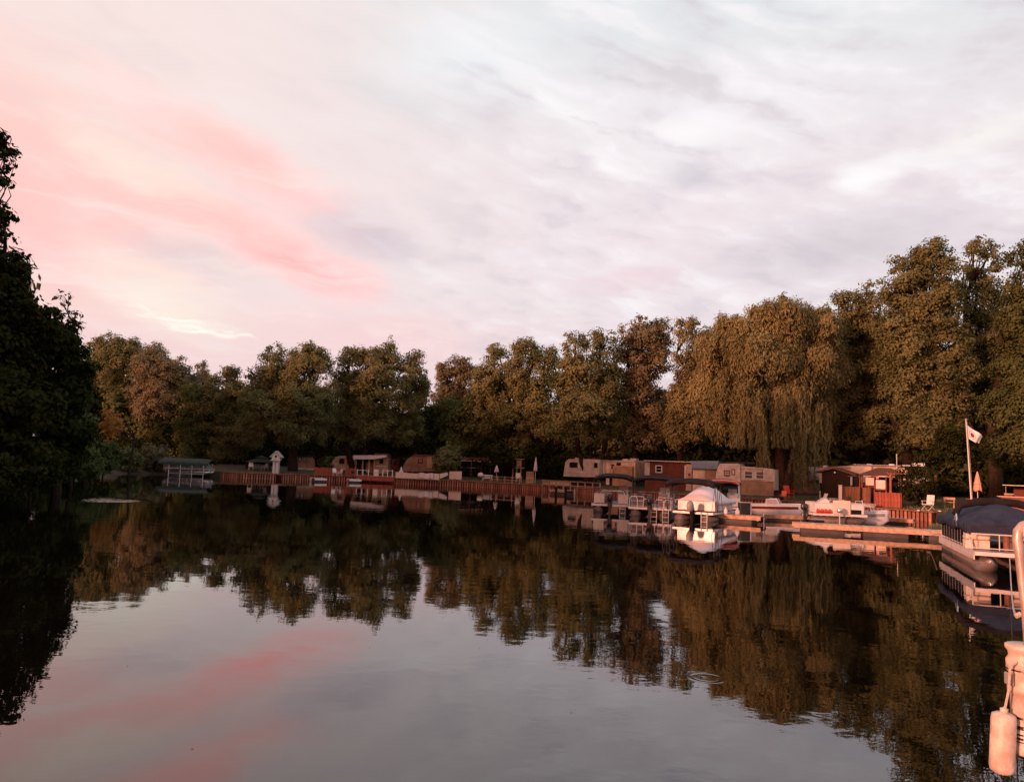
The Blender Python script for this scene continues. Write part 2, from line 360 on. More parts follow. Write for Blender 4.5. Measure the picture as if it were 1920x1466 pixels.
wm = MB(); wr = [(CX+(r+.0)*math.cos(t), CY+(r+.0)*math.sin(t)) for t, r in zip(np.linspace(-math.pi, math.pi, 360, endpoint=False), np.interp(np.linspace(-math.pi, math.pi, 360, endpoint=False), AA, RR)+.35)]
wm.v = [(x, y, 0) for x, y in wr]; wm.f = [tuple(range(360))]
tag(wm.build('water', water_mat()), kind='structure', label='still dark water of the marina basin')
# ------------------------------------------------------------------ trees
def leaf_mesh(name, C, Nn, S, m, el=1.7, rg=None, T=None):
    n = len(C)
    if T is None: T = rg.normal(size=(n, 3))
    T = T - Nn*np.sum(T*Nn, 1, keepdims=True); T /= np.linalg.norm(T, axis=1, keepdims=True)+1e-9
    B = np.cross(Nn, T); a = (S*el*.5)[:, None]; b = (S*.5)[:, None]
    V = np.stack([C-T*a, C+B*b-T*a*.1, C+T*a, C-B*b-T*a*.1], 1).reshape(-1, 3).astype(np.float32)
    me = bpy.data.meshes.new(name); me.vertices.add(4*n); me.vertices.foreach_set('co', V.ravel())
    me.loops.add(4*n); me.loops.foreach_set('vertex_index', np.arange(4*n, dtype=np.int32))
    me.polygons.add(n); me.polygons.foreach_set('loop_start', np.arange(0, 4*n, 4, dtype=np.int32))
    me.polygons.foreach_set('loop_total', np.full(n, 4, dtype=np.int32)); me.materials.append(m); me.update(calc_edges=True)
    return me
LEAFCOUNT = 0
def crown_arrays(lobes, rg, clump=.9, dens=1.0, leaf=.26, droop=0, inner=.35, topthin=.5):
    """lobes: (centre, rx, ry, rz). Clumps sit in a ragged shell, leaves in each clump."""
    CC, NN, SS, TT, tips = [], [], [], [], []
    zs = [l[0][2]+l[3] for l in lobes]; zt, zl = max(zs), min(zs)
    for (c, rx, ry, rz) in lobes:
        hh = (c[2]+rz-zl)/max(.1, zt-zl); thin = 1-topthin*max(0, min(1, (hh-.45)/.4))
        c = np.array(c); R = np.array([rx, ry, rz])
        area = 4*math.pi*((rx*ry)**1.6/3+(rx*rz)**1.6/3+(ry*rz)**1.6/3)**(1/1.6)
        nc = max(8, int(area/(clump*clump)*1.05*dens*(.4+.6*thin)))
        d = rg.normal(size=(nc, 3)); d[:, 2] += .12; d /= np.linalg.norm(d, axis=1, keepdims=True)
        ph = rg.uniform(0, 6.28, 6)
        bump = 1+.11*np.sin(d[:, 0]*4+ph[0])*np.sin(d[:, 2]*5+ph[1])+.08*np.sin(d[:, 1]*7+ph[2]+d[:, 2]*6)+.05*np.sin(d[:, 0]*13+ph[3])
        rad = np.where(rg.random(nc) < .7, rg.uniform(.78, 1.03, nc), rg.uniform(inner, .8, nc))*bump
        hole = np.sin(d[:, 0]*5+ph[4])+np.sin(d[:, 2]*6+ph[5])+np.sin(d[:, 1]*5+ph[0]) < -1.15
        low = (d[:, 2] < -.35) | hole; keep = ~(low & (rg.random(nc) < .35)); d = d[keep]; rad = rad[keep]; nc = len(d)
        pc = c + d*R*rad[:, None]; cr = clump*rg.uniform(.55, 1.35, nc)*min(1, .45+min(R)/4)
        tips.append(pc[rad > .85][::6])
        nl = np.maximum(5, (cr*cr/(leaf*leaf)*4.2*thin).astype(int)); idx = np.repeat(np.arange(nc), nl); n = len(idx)
        u = rg.normal(size=(n, 3)); u /= np.linalg.norm(u, axis=1, keepdims=True)
        q = pc[idx] + u*(cr[idx]*rg.uniform(.2, 1.3, n)**.8)[:, None]*np.array([1, 1, .72])
        if droop:
            dr = rg.random(n)**1.6*droop*rg.uniform(.3, 1.2, nc)[idx]; q[:, 2] -= dr
            q[:, :2] += d[idx, :2]*(.12*np.minimum(dr, 1))[:, None]
        nrm = .8*u + 1.0*d[idx] + rg.normal(0, .42, (n, 3)) + np.array([0, 0, .45]); nrm /= np.linalg.norm(nrm, axis=1, keepdims=True)
        CC.append(q); NN.append(nrm); SS.append(leaf*rg.uniform(.6, 1.35, n))
        t = rg.normal(size=(n, 3))
        if droop: t = t*.38; t[:, 2] += 1
        TT.append(t)
    return np.concatenate(CC), np.concatenate(NN), np.concatenate(SS), np.concatenate(TT), np.concatenate(tips)
def limb(mb, a, b, r0, r1, rg, wob=.08, n=6, seg=5, sag=0):
    a = np.array(a, float); b = np.array(b, float); L = np.linalg.norm(b-a); pts = []
    for i in range(seg+1):
        t = i/seg; p = a+(b-a)*t
        if 0 < i < seg: p = p + rg.normal(0, wob*L/seg*1.4, 3)
        p[2] += L*.10*math.sin(math.pi*t)
        pts.append(p)
    mb.tube(pts, [r0+(r1-r0)*(i/seg) for i in range(seg+1)], n); return pts
def tree_obj(name, label, cat, base, lobes, leafm, seed, group=None, tr=.32, fork=.35, clump=.8, dens=.85, leaf=.165, droop=0, forks=1, bark=None, el=1.7, twigs=True, inner=.35, lean=(0, 0), clip=None, frag=4, topthin=.28):
    global LEAFCOUNT
    rg = np.random.default_rng(seed); base = np.array(base, float); root = thing(name, label, cat, tuple(base), 0, group)
    L = [(np.array(c)-base, rx, ry, rz) for c, rx, ry, rz in lobes]
    L0 = L; L = []
    for c, rx, ry, rz in L0:                      # plumes break up each mass of foliage
        L.append((c, rx*.88, ry*.88, rz*.88))
        if frag and rx > .9:
            for _ in range(frag):
                d = rg.normal(size=3); d[2] = abs(d[2])*.9+.1; d[1] -= .3; d /= np.linalg.norm(d)
                s_ = rg.uniform(.24, .42); L.append((c+d*np.array([rx, ry, rz])*rg.uniform(.78, 1.0), rx*s_, ry*s_, rz*s_*rg.uniform(1.0, 1.5)))
    C, Nn, S, T, tips = crown_arrays(L, rg, clump, dens, leaf, droop, inner, topthin)
    if clip is not None:
        k = C[:, 2]+base[2] > clip; C, Nn, S, T = C[k], Nn[k], S[k], T[k]
    me = leaf_mesh('crown', C, Nn, S, leafm, el, rg, T if droop else None); LEAFCOUNT += len(C)
    o = bpy.data.objects.new('crown', me); col.objects.link(o); o.parent = root
    top = max(l[0][2]+l[3] for l in L); zf = top*fork
    mid = np.mean([l[0] for l in L0], axis=0); mb = MB()
    fk = np.array([mid[0]*.25+lean[0], mid[1]*.25+lean[1], zf])
    if forks == 1:
        limb(mb, (0, 0, -.4), fk, tr*1.25, tr*.8, rg, .03, 8); starts = [fk]
    else:                       # several stems from the ground
        starts = []
        for k in range(forks):
            a = (k-(forks-1)/2)*zf*.42/max(1, forks-1)*2
            s_ = np.array([a+lean[0], rg.uniform(-.4, .4), zf*rg.uniform(.85, 1.1)]); limb(mb, (a*.12, 0, -.4), s_, tr*.95, tr*.55, rg, .04, 8); starts.append(s_)
    LP = []
    for i, (c, rx, ry, rz) in enumerate(L0):
        s_ = min(starts, key=lambda q: abs(q[0]-c[0]))
        pts = limb(mb, s_, c+np.array([0, 0, rz*.35]), tr*.6, tr*.14, rg, .12, 6); LP += [np.array(p) for p in pts[2:]]
        for k in range(5):
            p0 = pts[rg.integers(2, 5)]; u = rg.normal(size=3); u[2] = abs(u[2]); u /= np.linalg.norm(u)
            limb(mb, p0, c+u*np.array([rx, ry, rz])*.85, tr*.2, tr*.04, rg, .12, 4, 4)
    if twigs:
        for tp in tips[:60]:
            cc = min(LP, key=lambda l: np.linalg.norm(l-tp)); limb(mb, cc, tp*1.0, tr*.09, tr*.02, rg, .1, 3, 3)
    mb.build('trunk', bark or BARK, root, smooth=True)
    return root
def PL(lobes, D, kd=5.2):               # lobes measured on the photograph (px) -> metres at their distance
    out = []; ys_ = [q[1] for q in lobes]; y_a, y_b = min(ys_), max(ys_)
    for q in lobes:
        cx, cy, rx, ry = q[:4]; dy = (q[4] if len(q) > 4 else 0)+(q[1]-y_a)/max(1, y_b-y_a)*kd*min(1, (y_b-y_a)/140)-1.0
        p = P(cx, cy, D+dy); k = (D+dy)/F_PX; out.append(((p.x, p.y, p.z), rx*k, min(rx*k*.95, 4.8), ry*k))
    return out
def T(name, label, cat, D, bx, lobes, leafm, seed, **kw):
    x = P(bx, 880, D).x; nb = D < 70; kw.setdefault('lean', (0, 0 if nb else 1.5)); Db = D+(1 if nb else 3.6); return tree_obj(name, label, cat, (x, Db, gz(x, Db)), PL(lobes, D, 1.5 if nb else 5.2), leafm, seed, **kw)
# far and mid bank, left to right
T('broadleaf_tree', 'brown thin-topped tall tree just right of the dark near tree', 'tree', 112, 215, [(200, 690, 42, 62), (238, 672, 34, 44), (185, 650, 20, 24), (262, 700, 26, 50), (215, 760, 50, 50), (190, 820, 40, 44), (250, 820, 40, 50)], L_olive, 11)
T('broadleaf_tree', 'tall brown tree with a sloping right shoulder above the boat lift', 'tree', 108, 300, [(285, 690, 36, 42), (318, 706, 34, 40), (345, 722, 28, 30), (300, 755, 55, 50), (350, 775, 45, 45), (290, 825, 45, 45), (340, 830, 50, 42)], L_rust, 12)
T('broadleaf_tree', 'small dark green rounded tree behind the covered boat lift', 'tree', 104, 372, [(362, 745, 30, 28), (388, 752, 26, 32), (370, 795, 42, 40), (375, 845, 50, 34)], L_green, 13, clump=.8)
T('broadleaf_tree', 'slim pointed russet tree top between two lower crowns', 'tree', 126, 380, [(380, 700, 13, 20), (378, 725, 17, 26), (384, 770, 26, 44), (380, 840, 30, 40)], L_rust, 14, clump=.7)
T('broadleaf_tree', 'olive brown low-crowned tree left of the gazebo canopy', 'tree', 102, 425, [(418, 728, 34, 32), (450, 738, 30, 34), (428, 705, 14, 14), (410, 775, 46, 42), (445, 810, 46, 42), (420, 845, 46, 30)], L_olive, 15)
T('broadleaf_tree', 'broad dense tree towering over the birdhouse post', 'tree', 96, 533, [(514, 688, 34, 38), (570, 684, 42, 38), (600, 690, 26, 36), (546, 700, 36, 32), (498, 725, 34, 34), (505, 765, 52, 42, -2), (575, 755, 58, 48, -2), (545, 800, 60, 38, -3), (480, 805, 34, 36), (600, 800, 36, 36), (470, 700, 12, 14)], L_olive, 16, tr=.55, fork=.22)
T('broadleaf_tree', 'large round tree with sky glinting through right of the birdhouse', 'tree', 100, 655, [(658, 678, 28, 34), (700, 678, 34, 36), (730, 682, 28, 38), (768, 700, 30, 42), (650, 725, 34, 40), (712, 730, 56, 46, -2), (770, 755, 32, 38), (690, 790, 56, 40, -2), (650, 800, 34, 36), (758, 808, 44, 32), (790, 735, 18, 34)], L_olive, 17, tr=.5, fork=.2, dens=.85, forks=2)
T('broadleaf_tree', 'thin orange brown tree with open crown in the gap of the tree line', 'tree', 118, 852, [(828, 700, 18, 20), (862, 690, 24, 22), (838, 708, 22, 22), (872, 712, 26, 24), (846, 735, 24, 22), (885, 700, 20, 22), (868, 750, 24, 24), (830, 745, 20, 22), (850, 775, 30, 26)], L_rust, 18, dens=.9, clump=.75, fork=.6, tr=.28, bark=BARK2)
T('broadleaf_tree', 'small dark tree filling the low gap behind the long roofed trailer', 'tree', 112, 830, [(826, 790, 44, 42), (862, 800, 44, 38), (800, 815, 36, 30), (850, 830, 44, 24)], L_green, 19)
T('broadleaf_tree', 'mid-height olive tree right of the thin orange tree', 'tree', 103, 935, [(936, 684, 34, 34), (915, 722, 36, 36), (950, 738, 44, 40), (905, 775, 40, 38), (945, 800, 50, 36), (895, 815, 30, 28)], L_olive, 20, tr=.4)
T('broadleaf_tree', 'tall light brown tree left of the twin-topped trees', 'tree', 99, 985, [(990, 664, 34, 32), (1022, 686, 36, 36), (975, 710, 32, 40), (1018, 745, 48, 44), (980, 790, 44, 40), (1030, 805, 44, 38), (965, 845, 34, 30), (1000, 870, 30, 20)], L_olive, 21, tr=.5)
T('broadleaf_tree', 'tall twin-topped tree with a V-shaped trunk beside the white travel trailer', 'tree', 86, 1113, [(1078, 656, 26, 34), (1126, 652, 28, 32), (1100, 700, 50, 42), (1070, 725, 36, 38), (1140, 730, 36, 40), (1105, 770, 56, 40, -2), (1065, 790, 36, 34), (1150, 790, 32, 34), (1110, 815, 50, 22)], L_olive, 22, tr=.42, fork=.2, forks=3)
T('broadleaf_tree', 'tall square-topped tree left of the bright sky gap', 'tree', 88, 1200, [(1222, 630, 36, 36), (1185, 640, 26, 30), (1170, 672, 26, 34), (1215, 680, 46, 40), (1235, 650, 22, 36), (1195, 735, 46, 42), (1225, 780, 46, 40), (1180, 790, 40, 40), (1205, 825, 46, 24)], L_rust, 23, tr=.5, fork=.2)
T('broadleaf_tree', 'feathery tree leaning against the left flank of the willow', 'tree', 84, 1290, [(1285, 622, 22, 28), (1315, 640, 26, 34), (1290, 672, 26, 24), (1308, 705, 40, 40), (1280, 745, 36, 40), (1300, 790, 46, 40), (1270, 815, 34, 28)], L_willow, 24, droop=.8, tr=.35)
T('broadleaf_tree', 'dark rounded green tree low beneath the willow branches', 'tree', 96, 1345, [(1330, 820, 34, 38), (1372, 815, 36, 36), (1350, 850, 50, 28)], L_green, 25)
T('broadleaf_tree', 'tall tree with a stepped top right of the willow', 'tree', 80, 1610, [(1592, 572, 30, 34), (1632, 568, 30, 36), (1610, 620, 46, 46), (1650, 630, 40, 46), (1590, 680, 46, 48), (1640, 710, 56, 50), (1585, 750, 42, 44), (1640, 790, 56, 44), (1600, 825, 50, 30)], L_olive, 27, tr=.5)
T('broadleaf_tree', 'tallest tree on the right with a high rounded olive top', 'tree', 74, 1745, [(1745, 478, 36, 34), (1712, 512, 40, 40), (1762, 520, 44, 44), (1690, 560, 40, 46), (1740, 580, 60, 50), (1700, 640, 60, 52), (1770, 640, 50, 52), (1740, 700, 66, 50), (1690, 740, 50, 44), (1770, 760, 50, 44), (1735, 810, 60, 40, -2)], L_olive, 28, tr=.6, fork=.18)
T('broadleaf_tree', 'tall tree with two narrow tops and open lacy gaps at the right', 'tree', 78, 1830, [(1826, 476, 18, 30), (1858, 484, 20, 30), (1840, 520, 34, 24), (1870, 560, 30, 40), (1825, 570, 34, 40), (1850, 630, 44, 48), (1830, 690, 50, 50), (1870, 720, 44, 50), (1840, 780, 56, 40)], L_olive, 29, tr=.5, dens=.72)
T('broadleaf_tree', 'dark full tree cut by the right edge of the photo', 'tree', 70, 1915, [(1912, 488, 26, 34), (1940, 530, 46, 50), (1915, 590, 44, 54), (1950, 640, 60, 60), (1905, 680, 50, 54), (1940, 740, 60, 60, -3), (1890, 770, 50, 50, -4), (1935, 830, 56, 50, -5), (1890, 840, 46, 40, -4)], L_green, 30, tr=.55)
T('broadleaf_tree', 'slender leaning tree with pale lower trunk behind the white folding chair', 'tree', 63, 1761, [(1790, 850, 44, 26), (1745, 862, 34, 22), (1825, 845, 30, 24), (1780, 822, 40, 22)], L_dark, 31, tr=.13, fork=.45, bark=BARK2, leaf=.16, clump=.6)
# willow: dome of drooping foliage with long hanging curtains
def willow():
    global LEAFCOUNT
    D = 77; x = P(1462, 880, D).x; base = (x, D, gz(x, D))
    lob = PL([(1462, 600, 58, 44, -1), (1400, 628, 56, 42), (1530, 618, 44, 44), (1350, 660, 44, 44), (1430, 670, 66, 44, -3), (1500, 680, 60, 46, -2), (1335, 725, 42, 44), (1560, 690, 34, 48), (1390, 740, 54, 46, -3), (1480, 745, 60, 44, -3), (1545, 760, 34, 46), (1360, 780, 40, 36, -1)], D)
    r = tree_obj('willow_tree', 'big golden weeping willow trailing curtains of branches to the ground', 'willow tree', base, lob, L_willow, 40, tr=.62, fork=.3, topthin=0, droop=1.7, leaf=.115, clump=.75, el=3.3, frag=5, forks=3, bark=BARK2, inner=.5)
    rg = np.random.default_rng(41); C = []; S = []
    mb = MB()
    for k in range(620):
        a = rg.uniform(0, 2*math.pi); rr = rg.uniform(.35, 1.0)
        if math.sin(a) < -.15 and rg.random() < .3: a = -a
        px = 1462+math.cos(a)*rr*95; q = P(px, rg.uniform(730, 800), D+math.sin(a)*rr*5.0)
        z1 = max(base[2]+.5, rg.uniform(1.2, 7.0) if rg.random() < .75 else rg.uniform(5, 9)); z0 = q.z
        if px < 1425 or abs(px-1462) < 22 and math.sin(a) < 0: z1 = max(z1, 5.5)
        n = int((z0-z1)/.10)
        if n < 3: continue
        t = np.linspace(0, 1, n); sw = rg.normal(0, .28, 2)
        xs = q.x-base[0]+sw[0]*t**2+.12*np.sin(t*5+a*7)+rg.normal(0, .06, n); ys = q.y-base[1]+sw[1]*t**2+rg.normal(0, .06, n); zs = z0-base[2]-(z0-z1)*t
        C.append(np.stack([xs, ys, zs], 1)); S.append(rg.uniform(.09, .16, n))
    C = np.concatenate(C); S = np.concatenate(S); n = len(C); Nn = rg.normal(size=(n, 3)); Nn[:, 2] *= .3; Nn /= np.linalg.norm(Nn, axis=1, keepdims=True)
    t = rg.normal(0, .25, (n, 3)); t[:, 2] += 1
    me = leaf_mesh('hanging_branches', C, Nn, S, L_willow, 3.6, rg, t); LEAFCOUNT += n
    o = bpy.data.objects.new('hanging_branches', me); col.objects.link(o); o.parent = r; tag(o, kind='stuff')
willow()
# left bank: near dark tree and its neighbours
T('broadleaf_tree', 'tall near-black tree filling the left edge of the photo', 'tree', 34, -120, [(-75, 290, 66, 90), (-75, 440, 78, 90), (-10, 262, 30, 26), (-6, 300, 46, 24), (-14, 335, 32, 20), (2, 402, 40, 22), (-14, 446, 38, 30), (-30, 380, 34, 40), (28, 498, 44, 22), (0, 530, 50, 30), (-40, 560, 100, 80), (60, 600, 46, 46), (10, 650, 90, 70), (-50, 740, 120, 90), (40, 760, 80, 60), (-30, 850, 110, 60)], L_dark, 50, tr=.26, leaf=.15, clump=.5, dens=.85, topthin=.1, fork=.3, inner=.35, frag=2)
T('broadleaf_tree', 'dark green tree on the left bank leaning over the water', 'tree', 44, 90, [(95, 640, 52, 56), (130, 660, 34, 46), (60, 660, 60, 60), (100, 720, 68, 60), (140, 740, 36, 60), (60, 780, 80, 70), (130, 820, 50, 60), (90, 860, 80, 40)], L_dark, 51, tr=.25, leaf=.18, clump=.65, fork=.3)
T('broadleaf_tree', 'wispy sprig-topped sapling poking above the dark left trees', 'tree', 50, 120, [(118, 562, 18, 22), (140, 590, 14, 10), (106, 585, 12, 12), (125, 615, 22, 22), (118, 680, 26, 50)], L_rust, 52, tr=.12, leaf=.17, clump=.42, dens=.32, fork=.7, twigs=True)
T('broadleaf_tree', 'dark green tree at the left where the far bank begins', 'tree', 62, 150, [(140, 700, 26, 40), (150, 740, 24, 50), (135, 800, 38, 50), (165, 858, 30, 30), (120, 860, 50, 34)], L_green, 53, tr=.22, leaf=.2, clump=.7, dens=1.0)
T('maple_tree', 'small glowing orange autumn tree against the dark left bank', 'tree', 74, 208, [(212, 785, 20, 16), (202, 805, 18, 14), (222, 800, 12, 16), (208, 822, 10, 10)], L_orange, 54, tr=.12, leaf=.2, clump=.45, dens=.75, fork=.6)
def bush(name, label, px, py, rx, ry, D, leafm, seed, leaf=.16, group=None, clump=.45, dens=1.1):
    x = P(px, py, D).x; zg = gz(x, D)
    return tree_obj(name, label, 'bush', (x, D, zg), PL([(px, py, rx, ry), (px-rx*.45, py+ry*.35, rx*.6, ry*.62), (px+rx*.5, py+ry*.3, rx*.55, ry*.66)], D), leafm, seed, group=group, tr=.07, leaf=leaf, clump=clump, twigs=False, fork=.25, dens=dens, clip=zg-.25)
bush('waterside_bush', 'yellow green bush at the water below the orange tree', 196, 858, 30, 32, 72, L_green, 60)
bush('waterside_bush', 'russet bush overhanging the water left of the boat lift', 290, 862, 26, 28, 95, L_rust, 61, .2)
bush('waterside_bush', 'low olive bush between the russet bush and the orange tree', 243, 862, 26, 26, 92, L_olive, 62, .2)
bush('garden_bush', 'tall rounded olive bush beside the pale wall panels', 838, 862, 26, 28, 98, L_olive, 63, .17)
bush('garden_bush', 'dark bush in front of the long low roof', 944, 858, 22, 24, 98, L_dark, 64, .18)
bush('garden_bush', 'dark bush behind the red fence', 612, 872, 14, 15, 99, L_green, 65, .18)
bush('garden_bush', 'wide dark bush beside the arbour and folding chair', 1722, 912, 36, 36, 60, L_dark, 66, .12)
bush('waterside_bush', 'dark leafy bush hanging over the near left water', 60, 885, 60, 40, 40, L_dark, 67, .13, dens=.8)
bush('waterside_bush', 'dark low bush spreading at the left edge of the water', -20, 900, 70, 44, 33, L_dark, 68, .12, dens=.8)
bush('waterside_bush', 'dark green bush at the foot of the left bank trees', 140, 880, 46, 26, 58, L_green, 69, .16, dens=.8)
# wood behind: individual trees, shared crowns
protos = []
rg0 = np.random.default_rng(5)
for k in range(5):
    lob = []
    h = [11, 12, 10, 13, 11][k]
    for j in range(7):
        a = rg0.uniform(0, 6.28); r_ = rg0.uniform(0, 2.4); z = 2.2+(h-4.0)*j/6
        lob.append(((math.cos(a)*r_, math.sin(a)*r_*.8, z), 2.9-.9*(j/6)+rg0.uniform(-.3, .3), 2.6, 2.1))
    lob += [((-2.2, 0, 1.6), 2.6, 2.2, 1.8), ((2.2, 0, 1.6), 2.6, 2.2, 1.8)]
    protos.append(lob)
made = {}
WG = 'trees of the wood behind the trailers'
def wood(x, y, k, s, leafm=None):
    z = gz(x, y)
    if k not in made:
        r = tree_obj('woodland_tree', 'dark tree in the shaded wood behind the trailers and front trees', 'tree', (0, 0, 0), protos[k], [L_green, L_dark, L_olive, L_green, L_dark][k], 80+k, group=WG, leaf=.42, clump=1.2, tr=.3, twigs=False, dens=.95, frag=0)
        made[k] = r; r.location = (x, y, z); r.scale = (s, s, s); return r
    return dup(made[k], (x, y, z), rnd.uniform(0, 6.28), scale=(s, s, s*rnd.uniform(.9, 1.1)))
for row, (off, s, st) in enumerate(((20, .95, 5.2), (29, 1.15, 6.0))):
    px = 150 if row == 0 else 120
    while px < 2050:
        D = float(np.interp(px, [100, 500, 1100, 1500, 1900, 2100], [98, 95, 82, 70, 60, 58]))+off*(1 if px > 350 else .7)
        x = P(px, 850, D).x
        big = float(np.interp(px, [150, 800, 860, 1150, 1300, 1550, 1900], [1.0, .85, .8, 1.0, 1.0, 1.2, 1.4]))
        if row and 780 < px < 880: big *= .85
        wood(x, D+rnd.uniform(-1.5, 1.5), rnd.randrange(5), s*big*rnd.uniform(.88, 1.1)); px += st/D*F_PX*rnd.uniform(.85, 1.15)
for x, y, s in ((-30, 19.5, 1.65), (-33, 24, 1.7), (-38, 17, 1.7), (-34, 29, 1.5), (-36, 37, 1.5), (-40, 45, 1.5), (-43, 53, 1.5), (-47, 61, 1.5), (-51, 69, 1.5), (-54, 77, 1.45), (-58, 86, 1.3), (-44, 33, 1.6), (-48, 42, 1.6), (-52, 51, 1.6), (-57, 61, 1.6), (-61, 72, 1.5)):  # added trees, mostly out of view, scaled tall to block the low sun
    w_ = wood(x, y, rnd.randrange(5), s); w_['label'] = 'tall tree added on the left bank, mostly out of view, to shade the far bank'; w_['group'] = 'added shade trees on the left bank'
# undergrowth: nobody could count it
def undergrowth():
    rg = np.random.default_rng(9); C = []; 
    for px in np.arange(120, 2080, 4.0):
        D = float(np.interp(px, [100, 500, 1100, 1500, 1900, 2100], [98, 95, 82, 70, 60, 58]))+rg.uniform(15, 19)*(1 if px > 350 else .6)
        x = P(px, 860, D).x; h = 3.2*rg.uniform(.6, 1.2); n = 110; z = gz(x, D)
        C.append(np.stack([x+rg.normal(0, .5, n), D+rg.normal(0, .8, n), z+h*rg.random(n)**.8], 1))
    # left bank strip beside the water
    for th in np.arange(2.25, 3.9, .006):
        r = float(np.interp(th, AA, RR))+rg.uniform(.3, 3.0); x, y = CX+r*math.cos(th), CY+r*math.sin(th)
        if y > 84: continue
        n = 60; h = rg.uniform(.5, 1.6); C.append(np.stack([x+rg.normal(0, .35, n), y+rg.normal(0, .35, n), gz(x, y)+h*rg.random(n)], 1))
    C = np.concatenate(C); n = len(C); Nn = rg.normal(size=(n, 3)); Nn /= np.linalg.norm(Nn, axis=1, keepdims=True)
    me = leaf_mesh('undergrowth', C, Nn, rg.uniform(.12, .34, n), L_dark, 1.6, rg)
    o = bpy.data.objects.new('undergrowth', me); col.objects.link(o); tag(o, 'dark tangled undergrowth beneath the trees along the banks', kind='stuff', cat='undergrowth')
undergrowth()
def grass():
    rg = np.random.default_rng(12); C = []
    for px in np.arange(1380, 1915, 1.1):
        for _ in range(26):
            th0 = 0; D = rg.uniform(46, 72); x = P(px, 960, D).x
            th = math.atan2(D-CY, x-CX); d = math.hypot(x-CX, D-CY)-np.interp(th, AA, RR)
            if d < .25 or d > 11: continue
            C.append((x, D, gz(x, D)+.05))
    for th in np.arange(1.0, 2.2, .0011):
        for _ in range(5):
            d = .3+rg.uniform(0, 2.2); r = float(np.interp(th, AA, RR))+d; x, y = CX+r*math.cos(th), CY+r*math.sin(th); C.append((x, y, gz(x, y)+.04))
    C = np.array(C); n = len(C); Nn = rg.normal(size=(n, 3)); Nn[:, 2] *= .2; Nn /= np.linalg.norm(Nn, axis=1, keepdims=True)
    t = rg.normal(0, .3, (n, 3)); t[:, 2] += 1
    me = leaf_mesh('lawn_grass', C, Nn, rg.uniform(.04, .08, n), L_olive, 3.0, rg, t)
    o = bpy.data.objects.new('lawn_grass', me); col.objects.link(o); tag(o, 'rough olive lawn grass along the top of the seawall', 'grass', kind='stuff')
grass()
# ------------------------------------------------------------------ seawalls
def sh_pt(th, d=0.0):
    r = float(np.interp(th, AA, RR))+d; return CX+r*math.cos(th), CY+r*math.sin(th)
def seawall(label, px0, py0, px1, py1, sp=.30, capm=PILE, pilem=PILE):
    a = Wz(px0, py0); b = Wz(px1, py1); t0 = math.atan2(a.y-CY, a.x-CX); t1 = math.atan2(b.y-CY, b.x-CX)
    pts = []; th = t0; path = []
    n = 400; P_ = [sh_pt(t0+(t1-t0)*i/n, -.30) for i in range(n+1)]
    acc = 0; out = [P_[0]]; base = P_[0]
    for i in range(1, n+1):
        s = math.hypot(P_[i][0]-P_[i-1][0], P_[i][1]-P_[i-1][1])
        while acc+s >= sp:
            f = (sp-acc)/s; q = (P_[i-1][0]+(P_[i][0]-P_[i-1][0])*f, P_[i-1][1]+(P_[i][1]-P_[i-1][1])*f); out.append(q)
            P_[i-1] = q; s = math.hypot(P_[i][0]-q[0], P_[i][1]-q[1]); acc = 0
        acc += s
    o = thing('retaining_wall', label, 'seawall', (base[0], base[1], 0))
    me = None
    for i in range(len(out)-1):
        x, y = out[i]; x2, y2 = out[i+1]; rz = math.atan2(y2-y, x2-x)
        if me is None:
            q = MB().box(-sp*.30, sp*.30, -.07, .07, -.8, .56).build('pile', pilem, o, bevel=.0); me = q.data
        else: q = bpy.data.objects.new('pile', me); col.objects.link(q); q.parent = o
        q.location = (x-base[0], y-base[1], rnd.uniform(-.03, .03)); q.rotation_euler = (rnd.uniform(-.02, .02), rnd.uniform(-.02, .02), rz)
    # backing sheet and capping timber follow the wall
    bk = MB(); cp = MB()
    st = out[::6]+[out[-1]]
    for i in range(len(st)-1):
        (x, y), (x2, y2) = st[i], st[i+1]; dxx, dyy = x2-x, y2-y; L = math.hypot(dxx, dyy)
        if L < .05: continue
        nx, ny = -dyy/L, dxx/L
        if (x-CX)*nx+(y-CY)*ny < 0: nx, ny = -nx, -ny
        def quad(m, o0, o1, z0, z1):
            b = len(m.v)
            for z in (z0, z1):
                for (X, Y), o_ in (((x, y), o0), ((x2, y2), o0), ((x2, y2), o1), ((x, y), o1)): m.v.append((X+nx*o_-base[0], Y+ny*o_-base[1], z))
            m.f += [tuple(b+i_ for i_ in q) for q in ((3, 2, 1, 0), (4, 5, 6, 7), (0, 1, 5, 4), (1, 2, 6, 5), (2, 3, 7, 6), (3, 0, 4, 7))]
        quad(bk, .08, .16, -.8, .57); quad(cp, -.14, .36, .585, .66)
    bk.build('backing_boards', DARKB, o); cp.build('capping_timber', capm, o)
    return o
seawall('long timber seawall running from the boat lift past the birdhouse to the far bank', 388, 891, 1052, 922, .30)
seawall('timber seawall below the white travel trailer, behind the black canopied boats', 1078, 924, 1398, 947, .30)
seawall('ribbed timber seawall at the right below the dark shed and folding chair', 1400, 947, 1768, 977, .30)
